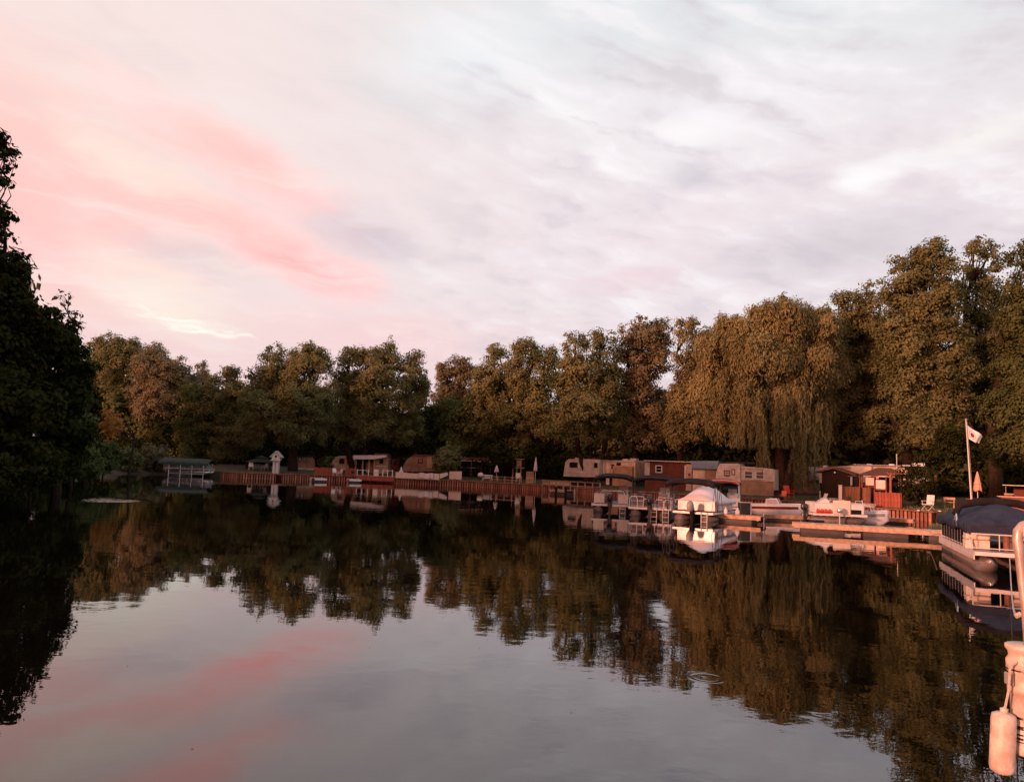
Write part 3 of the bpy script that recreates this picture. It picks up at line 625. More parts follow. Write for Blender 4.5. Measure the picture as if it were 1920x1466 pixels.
# ------------------------------------------------------------------ buildings and trailers
class Fac:
    """A front wall standing between two points; photo measurements are turned into metres on that wall."""
    def __init__(s, name, label, cat, px0, Y0, px1, Y1, base=None, group=None, pyb=885):
        A = P(px0, pyb, Y0); B = P(px1, pyb, Y1); s.A = Vector((A.x, A.y, 0)); s.B = Vector((B.x, B.y, 0))
        s.t = (s.B-s.A).normalized(); s.n = Vector((-s.t.y, s.t.x, 0)); s.w = (s.B-s.A).length
        s.zb = base if base is not None else max(gz(A.x, A.y), gz(B.x, B.y)); s.A.z = s.zb
        s.o = thing(name, label, cat, tuple(s.A), math.atan2(s.t.y, s.t.x), group)
    def q(s, px, py):
        d = ray(px, py); C = Vector((0, 0, CAMH)); k = (s.A-C).dot(s.n)/d.dot(s.n); h = C+d*k-s.A
        return h.dot(s.t), h.z
    def poly(s, name, m, pts, y0, y1, bevel=0.0, parent=None):
        return MB().poly([s.q(*p) for p in pts], y0, y1).build(name, m, parent or s.o, bevel=bevel)
    def rect(s, name, m, x0, y0, x1, y1, d0, d1, parent=None, down=False, bevel=0.0):
        a = s.q(x0, y0); b = s.q(x1, y1); z0, z1 = min(a[1], b[1]), max(a[1], b[1])
        if down: z0 = -.15
        return box(name, m, parent or s.o, min(a[0], b[0]), max(a[0], b[0]), d0, d1, z0, z1, bevel)
    def window(s, x0, y0, x1, y1, fm=WHITE, bars=1, fw=.07, gm=GLASS, cross=False):
        a = s.q(x0, y1); b = s.q(x1, y0); X0_, X1_, Z0, Z1 = a[0], b[0], a[1], b[1]
        m = MB(); m.box(X0_-fw, X0_, -.05, .04, Z0-fw, Z1+fw); m.box(X1_, X1_+fw, -.05, .04, Z0-fw, Z1+fw)
        m.box(X0_, X1_, -.05, .04, Z1, Z1+fw); m.box(X0_, X1_, -.06, .04, Z0-fw, Z0)
        w = m.build('window', fm, s.o)
        box('pane', gm, w, X0_, X1_, -.015, .01, Z0, Z1)
        for k in range(bars):
            z = Z0+(Z1-Z0)*(k+1)/(bars+1); box('glazing_bar', fm, w, X0_, X1_, -.04, -.016, z-.025, z+.025)
        if cross: x = (X0_+X1_)/2; box('glazing_bar', fm, w, x-.02, x+.02, -.045, -.016, Z0, Z1)
        return w
    def door(s, x0, y0, x1, m=WHITE, y1=None):
        a = s.q(x0, y0); b = s.q(x1, y0); z0 = 0.05 if y1 is None else s.q(x0, y1)[1]
        d = box('door', m, s.o, a[0], b[0], -.05, .02, z0, a[1], .01)
        box('handle', BLACK, d, b[0]-.14, b[0]-.06, -.10, -.05, (z0+a[1])/2-.03, (z0+a[1])/2+.03); return d
    def roofbox(s, px, py, w=.8, h=.26, d=.7, y=1.2, m=OFFW):
        x, z = s.q(px, py); return box('air_conditioner', m, s.o, x-w/2, x+w/2, y, y+d, z-h-.02, z, .06)
# 1 gazebo canopy left of the birdhouse
def canopy_tent():
    D = 98; p = P(489, 886, D); zg = gz(p.x, D); o = thing('canopy_gazebo', 'teal roofed canopy gazebo left of the birdhouse post', 'gazebo', (p.x, D, zg))
    k = D/F_PX; w = 23*k; zt = P(489, 866, D).z-zg; zp = P(489, 858, D).z-zg
    m = MB(); m.v = [(-w, -w, zt), (w, -w, zt), (w, w, zt), (-w, w, zt), (-.5, -.5, zp-.12), (.5, -.5, zp-.12), (.5, .5, zp-.12), (-.5, .5, zp-.12)]
    m.f = [(0, 1, 5, 4), (1, 2, 6, 5), (2, 3, 7, 6), (3, 0, 4, 7), (4, 5, 6, 7)]; m.build('canopy_roof', CANG, o, solid=.04)
    m = MB(); m.v = [(-.7, -.7, zp-.02), (.7, -.7, zp-.02), (.7, .7, zp-.02), (-.7, .7, zp-.02), (0, 0, zp+.25)]; m.f = [(0, 1, 4), (1, 2, 4), (2, 3, 4), (3, 0, 4)]; m.build('vent_cap', CANG, o, solid=.03)
    for x in (-w+.08, w-.08):
        for y in (-w+.08, w-.08): MB().tube([(x, y, -.1), (x, y, zt)], .04, 6).build('post', BLACK, o)
    for s_ in (-1, 1):
        MB().grid(lambda u, v: (s_*(w-.12)+.08*math.sin(u*9), -w+.1+u*.5, .1+v*(zt-.2)), 8, 4).build('curtain', DARKB, o, solid=.02)
canopy_tent()
def patio_table(name, label, px, py, D, m=GREYP, s=.5, h=.72):
    p = P(px, py, D); o = thing(name, label, 'table', (p.x, D, gz(p.x, D)))
    MB().lathe([(s, h-.04), (s, h)], 14).build('table_top', m, o)
    for a in range(4): MB().tube([(math.cos(a*1.57+.7)*s*.8, math.sin(a*1.57+.7)*s*.8, 0), (math.cos(a*1.57+.7)*s*.6, math.sin(a*1.57+.7)*s*.6, h-.03)], .022, 5).build('leg', m, o)
    return o
def chair(label, px, D, m, rz=0.0, s=1.0, z=None, group=None):
    x = P(px, 885, D).x; o = thing('garden_chair', label, 'chair', (x, D, gz(x, D) if z is None else z), rz, group)
    box('seat', m, o, -.27*s, .27*s, -.27*s, .27*s, .40*s, .45*s, .01)
    MB().grid(lambda u, v: ((u-.5)*.52*s, .24*s+v*.16*s, (.45+v*.55)*s), 2, 3).build('backrest', m, o, solid=.04)
    for sx in (-1, 1):
        for y in (-.22, .24): MB().tube([(sx*.25*s, y*s*1.15, 0), (sx*.24*s, y*s, .42*s)], .022*s, 5).build('leg', m, o)
        box('armrest', m, o, sx*.30*s-.03, sx*.30*s+.03, -.27*s, .26*s, .62*s, .65*s); MB().tube([(sx*.30*s, -.22*s, .42*s), (sx*.30*s, -.22*s, .62*s)], .02*s, 5).build('arm_post', m, o)
    return o
chair('pale garden chair on the left under the teal gazebo', 470, 96.4, VINYL, .4)
chair('grey garden chair on the right under the teal gazebo', 495, 96.4, GREYP, -.5)
patio_table('patio_table', 'small round table beneath the teal gazebo', 483, 886, 97.6)
# birdhouse on a boxed post
def birdhouse():
    D = 93.6; p = P(517, 888, D); zg = gz(p.x, D); k = D/F_PX; o = thing('birdhouse_post', 'big white birdhouse on a tall boxed white post at the seawall', 'birdhouse', (p.x, D, zg))
    zt = P(517, 845, D).z-zg; zh = P(517, 862, D).z-zg; w = 7.5*k
    box('post', WHITE, o, -5.5*k, 5.0*k, -.3, .3, -.1, zh, .02); box('post_groove', GREYP, o, -.05, .03, -.32, -.301, .1, zh-.2)
    zm = zh+(zt-zh)*.42
    h = MB().poly([(-w, zh+.003), (w, zh+.003), (w, zm), (0, zt-.10), (-w, zm)], -.42, .42).build('house_box', WHITE, o)
    MB().tube([(0, -.425, zm-.06), (0, -.40, zm-.06)], .14, 12).build('entrance_hole', DARK, h)
    MB().tube([(0, -.62, zm-.34), (0, -.42, zm-.34)], .035, 6).build('perch', DARK, h)
    for s_ in (-1, 1):
        m = MB().poly([(0, zt), (s_*(w+.22), zm-.10), (s_*(w+.22), zm-.19), (0, zt-.10)], -.55, .55); m.build('roof_panel', WHITE, o)
    box('ledge', WHITE, o, -w-.12, w+.12, -.56, -.421, zh-.10, zh)
    d = P(520, 893, 92.6); g = thing('landing_step', 'dark little landing step at the foot of the birdhouse post', 'step', (d.x, 92.9, 0))
    box('step_tread', REDW, g, -.55, .55, -.5, .1, .50, .57); box('step_skirt', DARKB, g, -.5, .5, -.45, -.35, -.4, .50)
birdhouse()
# 3 beige trailer with three windows
f = Fac('trailer_home', 'small tan trailer with three narrow windows right of the birdhouse', 'trailer', 545, 103, 590, 104)
f.poly('body', TAN, [(544, 884), (591, 884), (590, 862), (586, 857), (547, 857), (544, 860)], 0, 2.4); f.rect('skirt', CREAM, 546, 876.5, 589, 884, -.04, -.003, down=True)
for x in (548.5, 562, 570.5): f.window(x-2, 858.5, x+2.4, 864.5, DARKB, 0, .05)
f.poly('roof', ROOFD, [(543, 857), (592, 857), (591, 855.2), (544, 855.2)], -.15, 2.5)
# 4 group around the blue-white awning
f = Fac('trailer_home', 'pinkish round-ended travel trailer at the left end of the pale awning', 'trailer', 620, 104, 668, 104)
f.poly('body', PEACH, [(622, 882), (668, 882), (668, 858), (640, 856), (626, 859), (622, 866)], 0, 2.4); f.rect('stripe', REDB, 623, 872, 667, 874, -.02, .0)
f.window(637, 861, 645, 868, DARKB, 0); f.window(652, 861, 660, 868, DARKB, 0); f.poly('roof', ROOFP, [(624, 857.5), (668, 856.5), (668, 855), (640, 854.5)], -.1, 2.4)
f = Fac('porch', 'long pale metal awning roof over a dark open porch', 'porch', 664, 101.5, 704, 101.5)
f.poly('awning', ROOFP, [(664, 853.5), (725, 853.5), (726, 857), (702, 861), (665, 861)], -.8, 2.2)
for x in (667, 680, 692, 702): f.rect('post', WOOD, x-.5, 860, x+.5, 884, -.05, .05, down=True)
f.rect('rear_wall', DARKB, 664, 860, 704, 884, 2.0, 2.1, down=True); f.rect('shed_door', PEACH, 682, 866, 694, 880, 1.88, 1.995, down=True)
f = Fac('cabin', 'narrow tan cabin with a dark window at the right end of the pale awning', 'cabin', 701, 102, 728, 102)
f.rect('body', TAN, 701, 857, 727, 884, 0, 2.6, down=True); f.window(713, 862, 718, 868, DARKB, 0); f.poly('roof', SHING, [(698, 857), (730, 857), (726, 850), (703, 850)], -.3, 2.8)
f.rect('side_band', CREAM, 702, 873, 726, 875, -.03, -.002)
f = Fac('trailer_home', 'brown trailer with one round dark window right of the tan cabin', 'trailer', 729, 104, 748, 104)
f.rect('body', REDB, 728, 860, 748, 884, 0, 2.2, down=True, bevel=.1); f.window(730, 863, 734, 870, DARKB, 0); f.rect('roof', ROOFD, 727, 858, 749, 859.8, -.1, 2.3)
# red fences: boards are parts
def board_fence(label, px0, Y0, px1, Y1, ptop, m, bw=.2, gap=.02, postm=None, posth=0.0, cat='fence', name='board_fence', rail=True, pbot=None, h=None):
    f = Fac(name, label, cat, px0, Y0, px1, Y1); z1 = f.q((px0+px1)/2, ptop)[1] if h is None else h; z0 = -.05 if pbot is None else f.q((px0+px1)/2, pbot)[1]
    n = max(1, int(f.w/(bw+gap))); st = f.w/n; me = None
    for i in range(n):
        if me is None: q = box('board', m, f.o, gap/2, st-gap/2, -.02, .02, z0, z1); me = q.data
        else: q = bpy.data.objects.new('board', me); col.objects.link(q); q.parent = f.o
        q.location = (i*st, rnd.uniform(-.012, .012), rnd.uniform(-.02, .02))
    if rail: box('rail', m, f.o, 0, f.w, .025, .07, z0+.2*(z1-z0), z0+.2*(z1-z0)+.08); box('rail', m, f.o, 0, f.w, .025, .07, z0+.8*(z1-z0), z0+.8*(z1-z0)+.08)
    k = max(1, int(f.w/2.2))
    for i in range(k+1): x = f.w*i/k; box('post', postm or m, f.o, x-.06, x+.06, .075, .19, -.1, z1+posth)
    return f
board_fence('red stained board fence left of the white post railing', 590, 96, 642, 96, 877, REDW)
board_fence('short red stained fence panel beside the white post railing', 648, 96, 667, 96, 878, REDW)
def post_rail(label, px0, Y0, px1, Y1, ptop, m, n, rails=1, name='railing', cat='railing', r=.05, h=None):
    f = Fac(name, label, cat, px0, Y0, px1, Y1); z1 = f.q((px0+px1)/2, ptop)[1] if h is None else h
    for i in range(n): x = f.w*i/(n-1); box('post', m, f.o, x-r, x+r, -r, r, -.1, z1)
    for k in range(rails): z = z1*(.92-.42*k); box('rail', m, f.o, 0, f.w, -.025, .025, z-.05, z)
    return f
post_rail('railing of white posts on the brown deck beside the seawall', 670, 95.2, 691, 95.2, 880, WHITE, 3, 1)
post_rail('three white posts right of the small beige cabinet', 718, 95.0, 736, 95.0, 880.5, WHITE, 3, 1)
f = Fac('garden_cabinet', 'small beige cabinet standing between the white posts', 'cabinet', 701, 95, 709, 95); f.rect('body', BEIGE, 701, 880, 709, 889, 0, .5, down=True, bevel=.03); f.rect('cabinet_door', WHITE, 702, 881.5, 708, 887, -.03, -.002)
f = Fac('deck', 'low brown timber deck under the white post railing', 'deck', 668, 94.6, 740, 94.2)
n = 24
for i in range(n): box('plank', WOOD, f.o, f.w*i/n+.01, f.w*(i+1)/n-.01, -.1, 3.0, .12, .17)
box('fascia', REDW, f.o, 0, f.w, -.16, -.105, -.4, .16)
# pale panel fence with bright cloth
f = Fac('panel_fence', 'low bright pale panel fence draped with cloth along the seawall', 'fence', 742, 94.6, 824, 92.6)
n = 8
for i in range(n): box('panel', BEIGE, f.o, f.w*i/n+.02, f.w*(i+1)/n-.02, -.03, .03, .06, .74+rnd.uniform(-.05, .05))
for i in range(n+1): box('post', WOOD, f.o, f.w*i/n-.03, f.w*i/n+.03, .035, .10, -.1, .86)
cl = MB().grid(lambda u, v: (f.w*.55+u*1.9, -.12-.06*math.sin(u*16)-.05*v, .78-v*.6+.05*math.sin(u*9)), 24, 6).build('draped_cloth', CANP, f.o, solid=.02)
f = Fac('panel_fence', 'slanting end panel at the right end of the pale fence', 'fence', 826, 92.6, 840, 93.4)
f.poly('panel', BEIGE, [(825, 897), (840, 891), (839, 885.5), (825, 888)], -.03, .03)
f = Fac('trailer_home', 'large plain brown trailer behind the pale panel fence', 'trailer', 755, 101, 816, 101)
f.poly('body', BROWNT, [(754, 884), (816, 884), (814, 855), (776, 853), (764, 860), (756, 872)], 0, 2.6); f.rect('end_panel', TAN, 801, 855, 814, 878, -.05, -.003)
f.window(785, 862, 792, 867, DARKB, 0); f.poly('roof', SHING, [(774, 853.4), (817, 855.4), (817, 853.5), (776, 851.5)], -.15, 2.7)
f = Fac('low_wall', 'short run of pale low panels right of the olive bush', 'wall', 843, 96.5, 866, 96.0)
for i in range(4): f.rect('panel', BEIGE, 843+i*5.8, 883.5, 848.2+i*5.8, 893, -.05, .05, down=True)
f = Fac('cabin', 'little gabled cabin roof showing above the olive bush', 'cabin', 838, 104, 870, 104)
f.poly('roof', SHING, [(836, 857.5), (874, 857.5), (869, 845), (842, 845)], -.3, 2.6); f.rect('fascia', WHITE, 836, 855.4, 873.5, 857.6, -.36, -.305); f.rect('body', DARKB, 840, 857.7, 870, 884, 0, 2.4, down=True)
f = Fac('trailer_home', 'long low dark trailer with a pale-edged grey roof', 'trailer', 864, 102, 925, 102)
f.poly('roof', SHING, [(863, 864.5), (922, 864.5), (917, 857.5), (866, 857.5)], -.6, 2.6); f.rect('gutter', WHITE, 863.5, 863.8, 921, 865.4, -.68, -.605)
f.rect('body', DARKB, 865, 865, 921, 884, .6, 2.6, down=True)
for x in (864, 884, 903, 920): f.rect('post', BLACK, x-.3, 865, x+.3, 885, -.6, -.5, down=True)
f.rect('sill_rail', GREYP, 865, 876.6, 921, 878, -.55, -.45)
# little objects in front of it
p = P(901, 892, 95.4)
o = thing('kettle_barbecue', 'small round pale barbecue beside the white slatted rack', 'barbecue', (p.x, 95.4, gz(p.x, 95.4)))
MB().lathe([(.05, .42), (.3, .5), (.38, .7), (.3, .9), (.05, 1.0)], 14).build('bowl', VINYL, o, True)
for a in range(3): MB().tube([(.35*math.cos(a*2.1), .35*math.sin(a*2.1), 0), (.12*math.cos(a*2.1), .12*math.sin(a*2.1), .5)], .025, 5).build('leg', BLACK, o)
f = Fac('slatted_bench', 'small white slatted bench back standing on the grass by the seawall', 'bench', 907.5, 95.6, 924, 95.2)
for i in range(7): box('slat', WHITE, f.o, f.w*i/7+.01, f.w*(i+1)/7-.07, -.02, .02, .16, .66)
box('top_rail', WHITE, f.o, -.03, f.w+.03, -.03, .03, .663, .73); box('seat', WHITE, f.o, 0, f.w, -.45, -.04, .30, .35)
for x in (.03, f.w-.03):
    for y in (-.4, 0): box('leg', WHITE, f.o, x-.03, x+.03, y-.03, y+.015, -.05, .298)
def closed_umbrella(label, px, ptop, pbot, D, m, r=.2, wb=True):
    p = P(px, pbot, D); zg = gz(p.x, D); o = thing('patio_umbrella', label, 'umbrella', (p.x, D, zg)); zt = P(px, ptop, D).z-zg; zb = P(px, pbot, D).z-zg
    MB().tube([(0, 0, 0), (0, 0, zt)], .025, 6).build('pole', WHITE, o)
    m_ = MB(); n = 14; H = zt-zb
    m_.grid(lambda u, v: (math.cos(u*6.2832)*r*(.12+.88*v**.8)*(1+.16*math.sin(u*6.2832*6)), math.sin(u*6.2832)*r*(.12+.88*v**.8)*(1+.16*math.sin(u*6.2832*6)), zt-.04-H*v+.06*math.sin(u*19)*v), 28, 6)
    m_.build('folded_canopy', m, o, True, solid=.015)
    MB().lathe([(r*1.02, zb+H*.35), (r*1.02, zb+H*.35+.05)], 12).build('tie_strap', m, o)
    MB().lathe([(.28, .0), (.28, .06), (.06, .1)], 12).build('foot', BLACK, o); return o
closed_umbrella('closed pinkish patio umbrella by the dark bush in front of the long roof', 931, 872, 884, 95.5, CANP, .26)
closed_umbrella('closed white umbrella on a tall pole left of the white travel trailer', 1004, 857, 882, 90, CANP, .2)
post_rail('low brown rail fence on the grass above the seawall', 920, 94.0, 975, 91.2, 893, WOOD, 5, 2)
f = Fac('porch', 'pale window-framed porch screen behind the dark bush', 'porch', 960, 97.5, 986, 97.5)
for x in (962, 969.5, 977): f.rect('post', WOOD, x-.45, 861.5, x+.45, 885, -.05, .05, down=True)
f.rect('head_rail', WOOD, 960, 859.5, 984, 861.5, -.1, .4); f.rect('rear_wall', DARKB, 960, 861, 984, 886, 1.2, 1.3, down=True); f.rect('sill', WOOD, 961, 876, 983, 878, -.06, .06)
f.window(970.6, 864, 975.8, 874.5, WOOD, 0, .04)
chair('pale chair behind the brown rail fence', 973, 93.6, VINYL, .2, 1.1)
def crate(name, label, cat, px0, Y, px1, ptop, m, d=.8, boards=5, pbot=None):
    f = Fac(name, label, cat, px0, Y, px1, Y); z1 = f.q(px0, ptop)[1]
    for k in range(boards): box('board', m, f.o, 0, f.w, -.02, .02, z1*k/boards+.012, z1*(k+1)/boards-.012)
    for k in range(boards): box('board', m, f.o, 0, f.w, d-.02, d+.02, z1*k/boards+.012, z1*(k+1)/boards-.012)
    for x in (0, f.w): box('side', m, f.o, x-.02, x+.02, .025, d-.025, 0, z1-.01)
    return f
crate('planter_box', 'brown wooden planter box left of the tall white umbrella', 'planter', 987, 91.6, 1001, 883.5, WOOD)
f = Fac('deck_railing', 'long timber deck railing on the seawall left of the travel trailer', 'railing', 1018, 87.4, 1126, 83)
for i in range(9): x = f.w*i/8; box('post', WOOD, f.o, x-.05, x+.05, -.05, .05, -.5, .55)
box('top_rail', WOOD, f.o, -.05, f.w+.05, -.08, .08, .553, .60); box('lower_rail', WOOD, f.o, 0, f.w, -.03, .03, .12, .18)
for i in range(8): box('panel', WOOD if i < 4 else DARKB, f.o, f.w*i/8+.10, f.w*(i+1)/8-.10, -.02, .02, -.02+.2, .5)
# 13 travel trailer
f = Fac('travel_trailer', 'white travel trailer with one big dark window behind the V-shaped tree', 'travel trailer', 1056, 91, 1124, 88)
f.poly('body', OFFW, [(1056, 893), (1124, 895), (1124, 862), (1106, 860.5), (1066, 860.5), (1060, 866), (1058, 880)], 0, 2.4)
f.window(1068.5, 867.5, 1082.5, 875.5, BLACK, 0, .04); f.window(1114.5, 868, 1120, 876, BLACK, 0, .04); f.roofbox(1073, 857.5, .9, .32)
f.rect('stripe', CREAM, 1058, 884, 1123, 886, -.02, 0); f.rect('roof_edge', WHITE, 1081, 859.6, 1123, 861, -.05, 2.45); f.rect('propane_cover', WHITE, 1054.6, 883, 1058, 892, .5, 1.5, bevel=.1)
f = Fac('travel_trailer', 'peach coloured trailer with a pale rolled awning right of the V-shaped tree', 'travel trailer', 1125, 89, 1190, 86)
f.poly('body', PEACH, [(1125, 896), (1191, 898), (1191, 866), (1187, 863), (1128, 863), (1125, 866)], 0, 2.4)
f.window(1147, 871, 1151.5, 878, BLACK, 0, .03); f.window(1156.5, 868, 1164, 872, BLACK, 0, .03); f.rect('slide_out', TAN, 1152, 873.5, 1188, 896, -.35, -.003, down=True)
f.rect('rolled_awning', WHITE, 1132, 863, 1190, 865.5, -.28, -.1, bevel=.05); f.rect('awning_arm', WHITE, 1133, 865.6, 1134.2, 893, -.2, -.1); f.rect('light_box', WHITE, 1166, 869.5, 1178, 872, -.08, -.003)
f.roofbox(1161, 859.5, .7, .24); f.roofbox(1176, 858.5, .8, .26); f.door(1137.5, 868.5, 1143.5, CREAM)
# 15 dark red cabin
f = Fac('cabin', 'dark red-brown cabin with white corner trim and a white framed window', 'cabin', 1208, 82, 1296, 79.5)
f.rect('wall', REDB, 1210, 865.5, 1287, 905, 0, 3.0, down=True); f.rect('roof', ROOFP, 1208.5, 864, 1297, 865.6, -.35, 3.2)
f.window(1230.5, 874, 1240.5, 884.5, WHITE, 1, .09); f.rect('corner_panel', OFFW, 1209.5, 866, 1218, 897, -.06, -.003); f.window(1212, 870, 1214.8, 882, BLACK, 1, .03)
f.rect('trim', WHITE, 1284, 872, 1286, 898, -.07, -.003)
f.rect('side_wall', PEACH, 1287.2, 870, 1297, 906, -.05, .4, down=True); f.rect('meter_box', REDB, 1291, 888, 1294, 892, -.12, -.055)
f = Fac('shed', 'tan shed with a blue metal roof between the red cabin and the white trailer', 'shed', 1297.5, 79, 1346, 77.5)
f.poly('roof', ROOFB, [(1301, 879.5), (1347, 879.5), (1350, 864.2), (1296, 864.2)], -.35, 2.6); f.rect('fascia', ROOFD, 1300.5, 878.6, 1347, 880, -.42, -.355)
f.rect('wall', CREAM, 1299, 880, 1321, 908, 0, 2.3, down=True); f.rect('shed_door', TAN, 1322, 880, 1344, 908, -.05, 2.3, down=True)
f.poly('rear_roof', ROOFD, [(1350, 869), (1408, 869.5), (1408, 865.5), (1352, 864.8)], 1.5, 4.2)
# 17 fifth wheel
f = Fac('travel_trailer', 'tall white fifth wheel trailer with two small windows beside the willow', 'travel trailer', 1343, 75.5, 1451, 73)
f.poly('front_cap', CREAM, [(1342, 905), (1389, 906), (1388, 872.5), (1384, 869), (1350, 869), (1346, 876), (1343, 888)], -.15, 2.5, bevel=.06)
f.poly('body', CREAM, [(1389.5, 918), (1452, 919), (1452, 880), (1431, 877), (1389.5, 874)], 0, 2.5)
f.window(1359.5, 883, 1367.5, 890.5, REDB, 1, .07, CREAM, True); f.window(1373.5, 880.5, 1378, 889, REDB, 0, .05, CREAM)
f.window(1397, 884.5, 1410.5, 896, WHITE, 1, .1); f.window(1418.5, 885, 1431.5, 896.5, WHITE, 1, .1)
for w_ in [o_ for o_ in f.o.children if o_.name.startswith('window')][:2]: w_.location.y = -.155
f.rect('lower_panel', TAN, 1390, 900, 1451, 920, -.06, -.003, down=True); f.rect('trim_strip', WHITE, 1390, 898, 1434, 899.6, -.08, -.003); f.rect('awning_rail', REDB, 1391, 878.5, 1430, 880, -.1, -.003)
f = Fac('travel_trailer', 'small grey-white trailer end with two stacked windows right of the willow trunk', 'travel trailer', 1478, 78, 1523, 76)
f.poly('body', GREYT, [(1478, 900), (1516, 902), (1521.5, 899), (1522, 893), (1516.5, 876), (1512, 874.5), (1483, 874.5), (1478, 878)], 0, 2.4)
f.window(1497, 880, 1508.5, 885.5, REDB, 0, .06, OFFW); f.window(1497, 892, 1508.5, 897.5, REDB, 0, .06, OFFW)
f.rect('lower_body', TAN, 1480, 901, 1516, 916, .1, 2.2, down=True); f.rect('aerial', WHITE, 1486.3, 861, 1487, 874.6, .5, .53)
# 20 dark shed
f = Fac('boat_shed', 'dark brown gabled shed open to one side behind the small pontoon boat', 'shed', 1540, 67, 1604, 65.5)
f.poly('front_wall', DARKB, [(1541, 934), (1603, 934), (1603, 890), (1566, 879), (1541, 886)], 0, .12)
f.poly('side_wall', DARKB, [(1541, 934), (1543, 934), (1543, 886), (1541, 886)], .125, 3.0); f.poly('side_wall', DARKB, [(1601, 934), (1603, 934), (1603, 890), (1601, 890)], .125, 3.0); f.rect('rear_wall', DARKB, 1544, 890, 1600, 934, 3.0, 3.1, down=True)
f.poly('roof_panel', SHING, [(1566, 877), (1565.5, 879.2), (1529, 886), (1528, 883.5)], -.45, 3.3); f.poly('roof_panel', SHING, [(1566.1, 877), (1566.1, 879.2), (1606, 892), (1606.5, 889.5)], -.45, 3.3)
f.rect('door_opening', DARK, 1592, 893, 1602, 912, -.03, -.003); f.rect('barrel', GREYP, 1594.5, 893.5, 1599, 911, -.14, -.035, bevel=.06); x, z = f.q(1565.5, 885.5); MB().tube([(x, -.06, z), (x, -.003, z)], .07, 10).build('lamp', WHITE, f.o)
f.rect('shelf_beam', WHITE, 1590, 892, 1612, 893, -.2, -.12)
f.rect('plinth', STONE, 1538, 932, 1606, 937, -.14, -.01, down=True)
# 21 long trailer behind
f = Fac('travel_trailer', 'long white trailer with roof vents behind the dark shed and pergola', 'travel trailer', 1536, 74, 1702, 69)
f.poly('body', PEACH, [(1536, 905), (1702, 915), (1702, 877), (1680, 875), (1598, 872.5), (1536, 877)], 0, 2.6)
f.rect('roof_edge', WHITE, 1600, 871, 1700, 873, -.1, 2.7); f.rect('roof_stripe', WHITE, 1538, 874, 1597, 875.5, -.12, -.01); f.rect('roof_stripe', REDB, 1546, 876.2, 1597, 877.6, -.12, -.01); f.rect('slide_out', CREAM, 1598, 874, 1636, 905, -.4, -.003)
for x in (1625.5, 1667.5): f.roofbox(x, 869.2, .45, .22, .45, .6, WHITE)
f.roofbox(1543, 872.5, .3, .2, .4, .4, WHITE)
o = thing('aerial_mast', 'thin white mast rising behind the pergola roof', 'mast', (P(1681.5, 880, 66.5).x, 66.5, gz(P(1681.5, 880, 66.5).x, 66.5))); zt = P(1681.5, 852, 66.5).z-o.location.z
MB().tube([(0, 0, -.1), (0, 0, zt)], .035, 6).build('pole', WHITE, o); MB().lathe([(.05, zt), (.05, zt+.04)], 8).build('finial', WHITE, o)
f = Fac('travel_trailer', 'trailer roof with two white air conditioners above the arbour', 'travel trailer', 1693, 70, 1744, 69)
f.rect('body', OFFW, 1694, 877, 1742, 915, 0, 2.4, down=True); f.roofbox(1699, 871.5, .7, .22, .7, .3, WHITE); f.roofbox(1722, 868, 1.05, .28, .8, .3, WHITE); f.rect('roof_edge', GREYP, 1692, 875.5, 1744, 877, -.1, 2.5)
f.window(1708, 881, 1716, 889, BLACK, 0); f.window(1724, 881, 1732, 889, BLACK, 0)
# 22 pergola / gazebo
f = Fac('wooden_gazebo', 'red-brown wooden gazebo with shingled hip roof and screened panels', 'gazebo', 1612, 62.5, 1676, 61)
a, b_, c_, d_ = f.q(1611, 890), f.q(1692, 890), f.q(1666, 877.5), f.q(1640, 878)
m = MB(); zc_ = c_[1]; xm = (a[0]+b_[0])/2; m.v = [(a[0], -.3, a[1]), (b_[0], -.3, a[1]), (b_[0], 3.2, a[1]), (a[0], 3.2, a[1]), (xm-.5, 1.4, zc_), (xm+.5, 1.4, zc_)]; m.f = [(0, 1, 5, 4), (1, 2, 5), (2, 3, 4, 5), (3, 0, 4)]; m.build('hip_roof', SHING, f.o, solid=.06)
f.rect('beam', REDW, 1611, 890.3, 1676, 892.5, -.22, -.02)
for x in (1613, 1617, 1640, 1662): f.rect('post', REDW, x-.9, 892.6, x+.9, 936, -.16, -.0, down=True)
f.rect('post', REDW, 1612, 892.6, 1614, 936, 2.8, 2.95, down=True); f.rect('post', REDW, 1672, 892.6, 1674, 936, 2.8, 2.95, down=True)
f.rect('screen_panel', BEIGE, 1621.5, 895, 1637, 910, .3, .36); f.rect('screen_panel', BEIGE, 1642, 899.5, 1660, 917, .0, .06); f.rect('hanging_sign', REDP, 1643, 892.8, 1648, 898, -.1, -.04)
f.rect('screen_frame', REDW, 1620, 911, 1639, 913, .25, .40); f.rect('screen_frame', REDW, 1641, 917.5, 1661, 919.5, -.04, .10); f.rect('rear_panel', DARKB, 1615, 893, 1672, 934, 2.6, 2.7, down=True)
f.rect('white_rafter', WHITE, 1649, 892, 1664, 893.4, -.3, -.225)
board_fence('brown vertical board fence in front of the gazebo', 1576, 62.4, 1612, 62, 912, OWOOD, .16)
board_fence('second short brown board fence panel at the gazebo corner', 1619, 61.6, 1631, 61.4, 914, OWOOD, .16)
board_fence('tall red-brown board skirt of the deck below the gazebo', 1641, 60.2, 1688, 59, 923, REDW, .18)
f = Fac('gate_post', 'thick pale post at the left end of the brown board fence', 'post', 1574, 61.9, 1579, 61.9); f.rect('post', BEIGE, 1574, 910, 1579, 936, 0, .2, down=True, bevel=.02); f.rect('post_cap', WHITE, 1573.6, 909, 1579.4, 910, -.03, .23)
f = Fac('garden_arbour', 'orange-brown timber arbour with curved braces right of the gazebo', 'arbour', 1665, 60, 1697, 59.2)
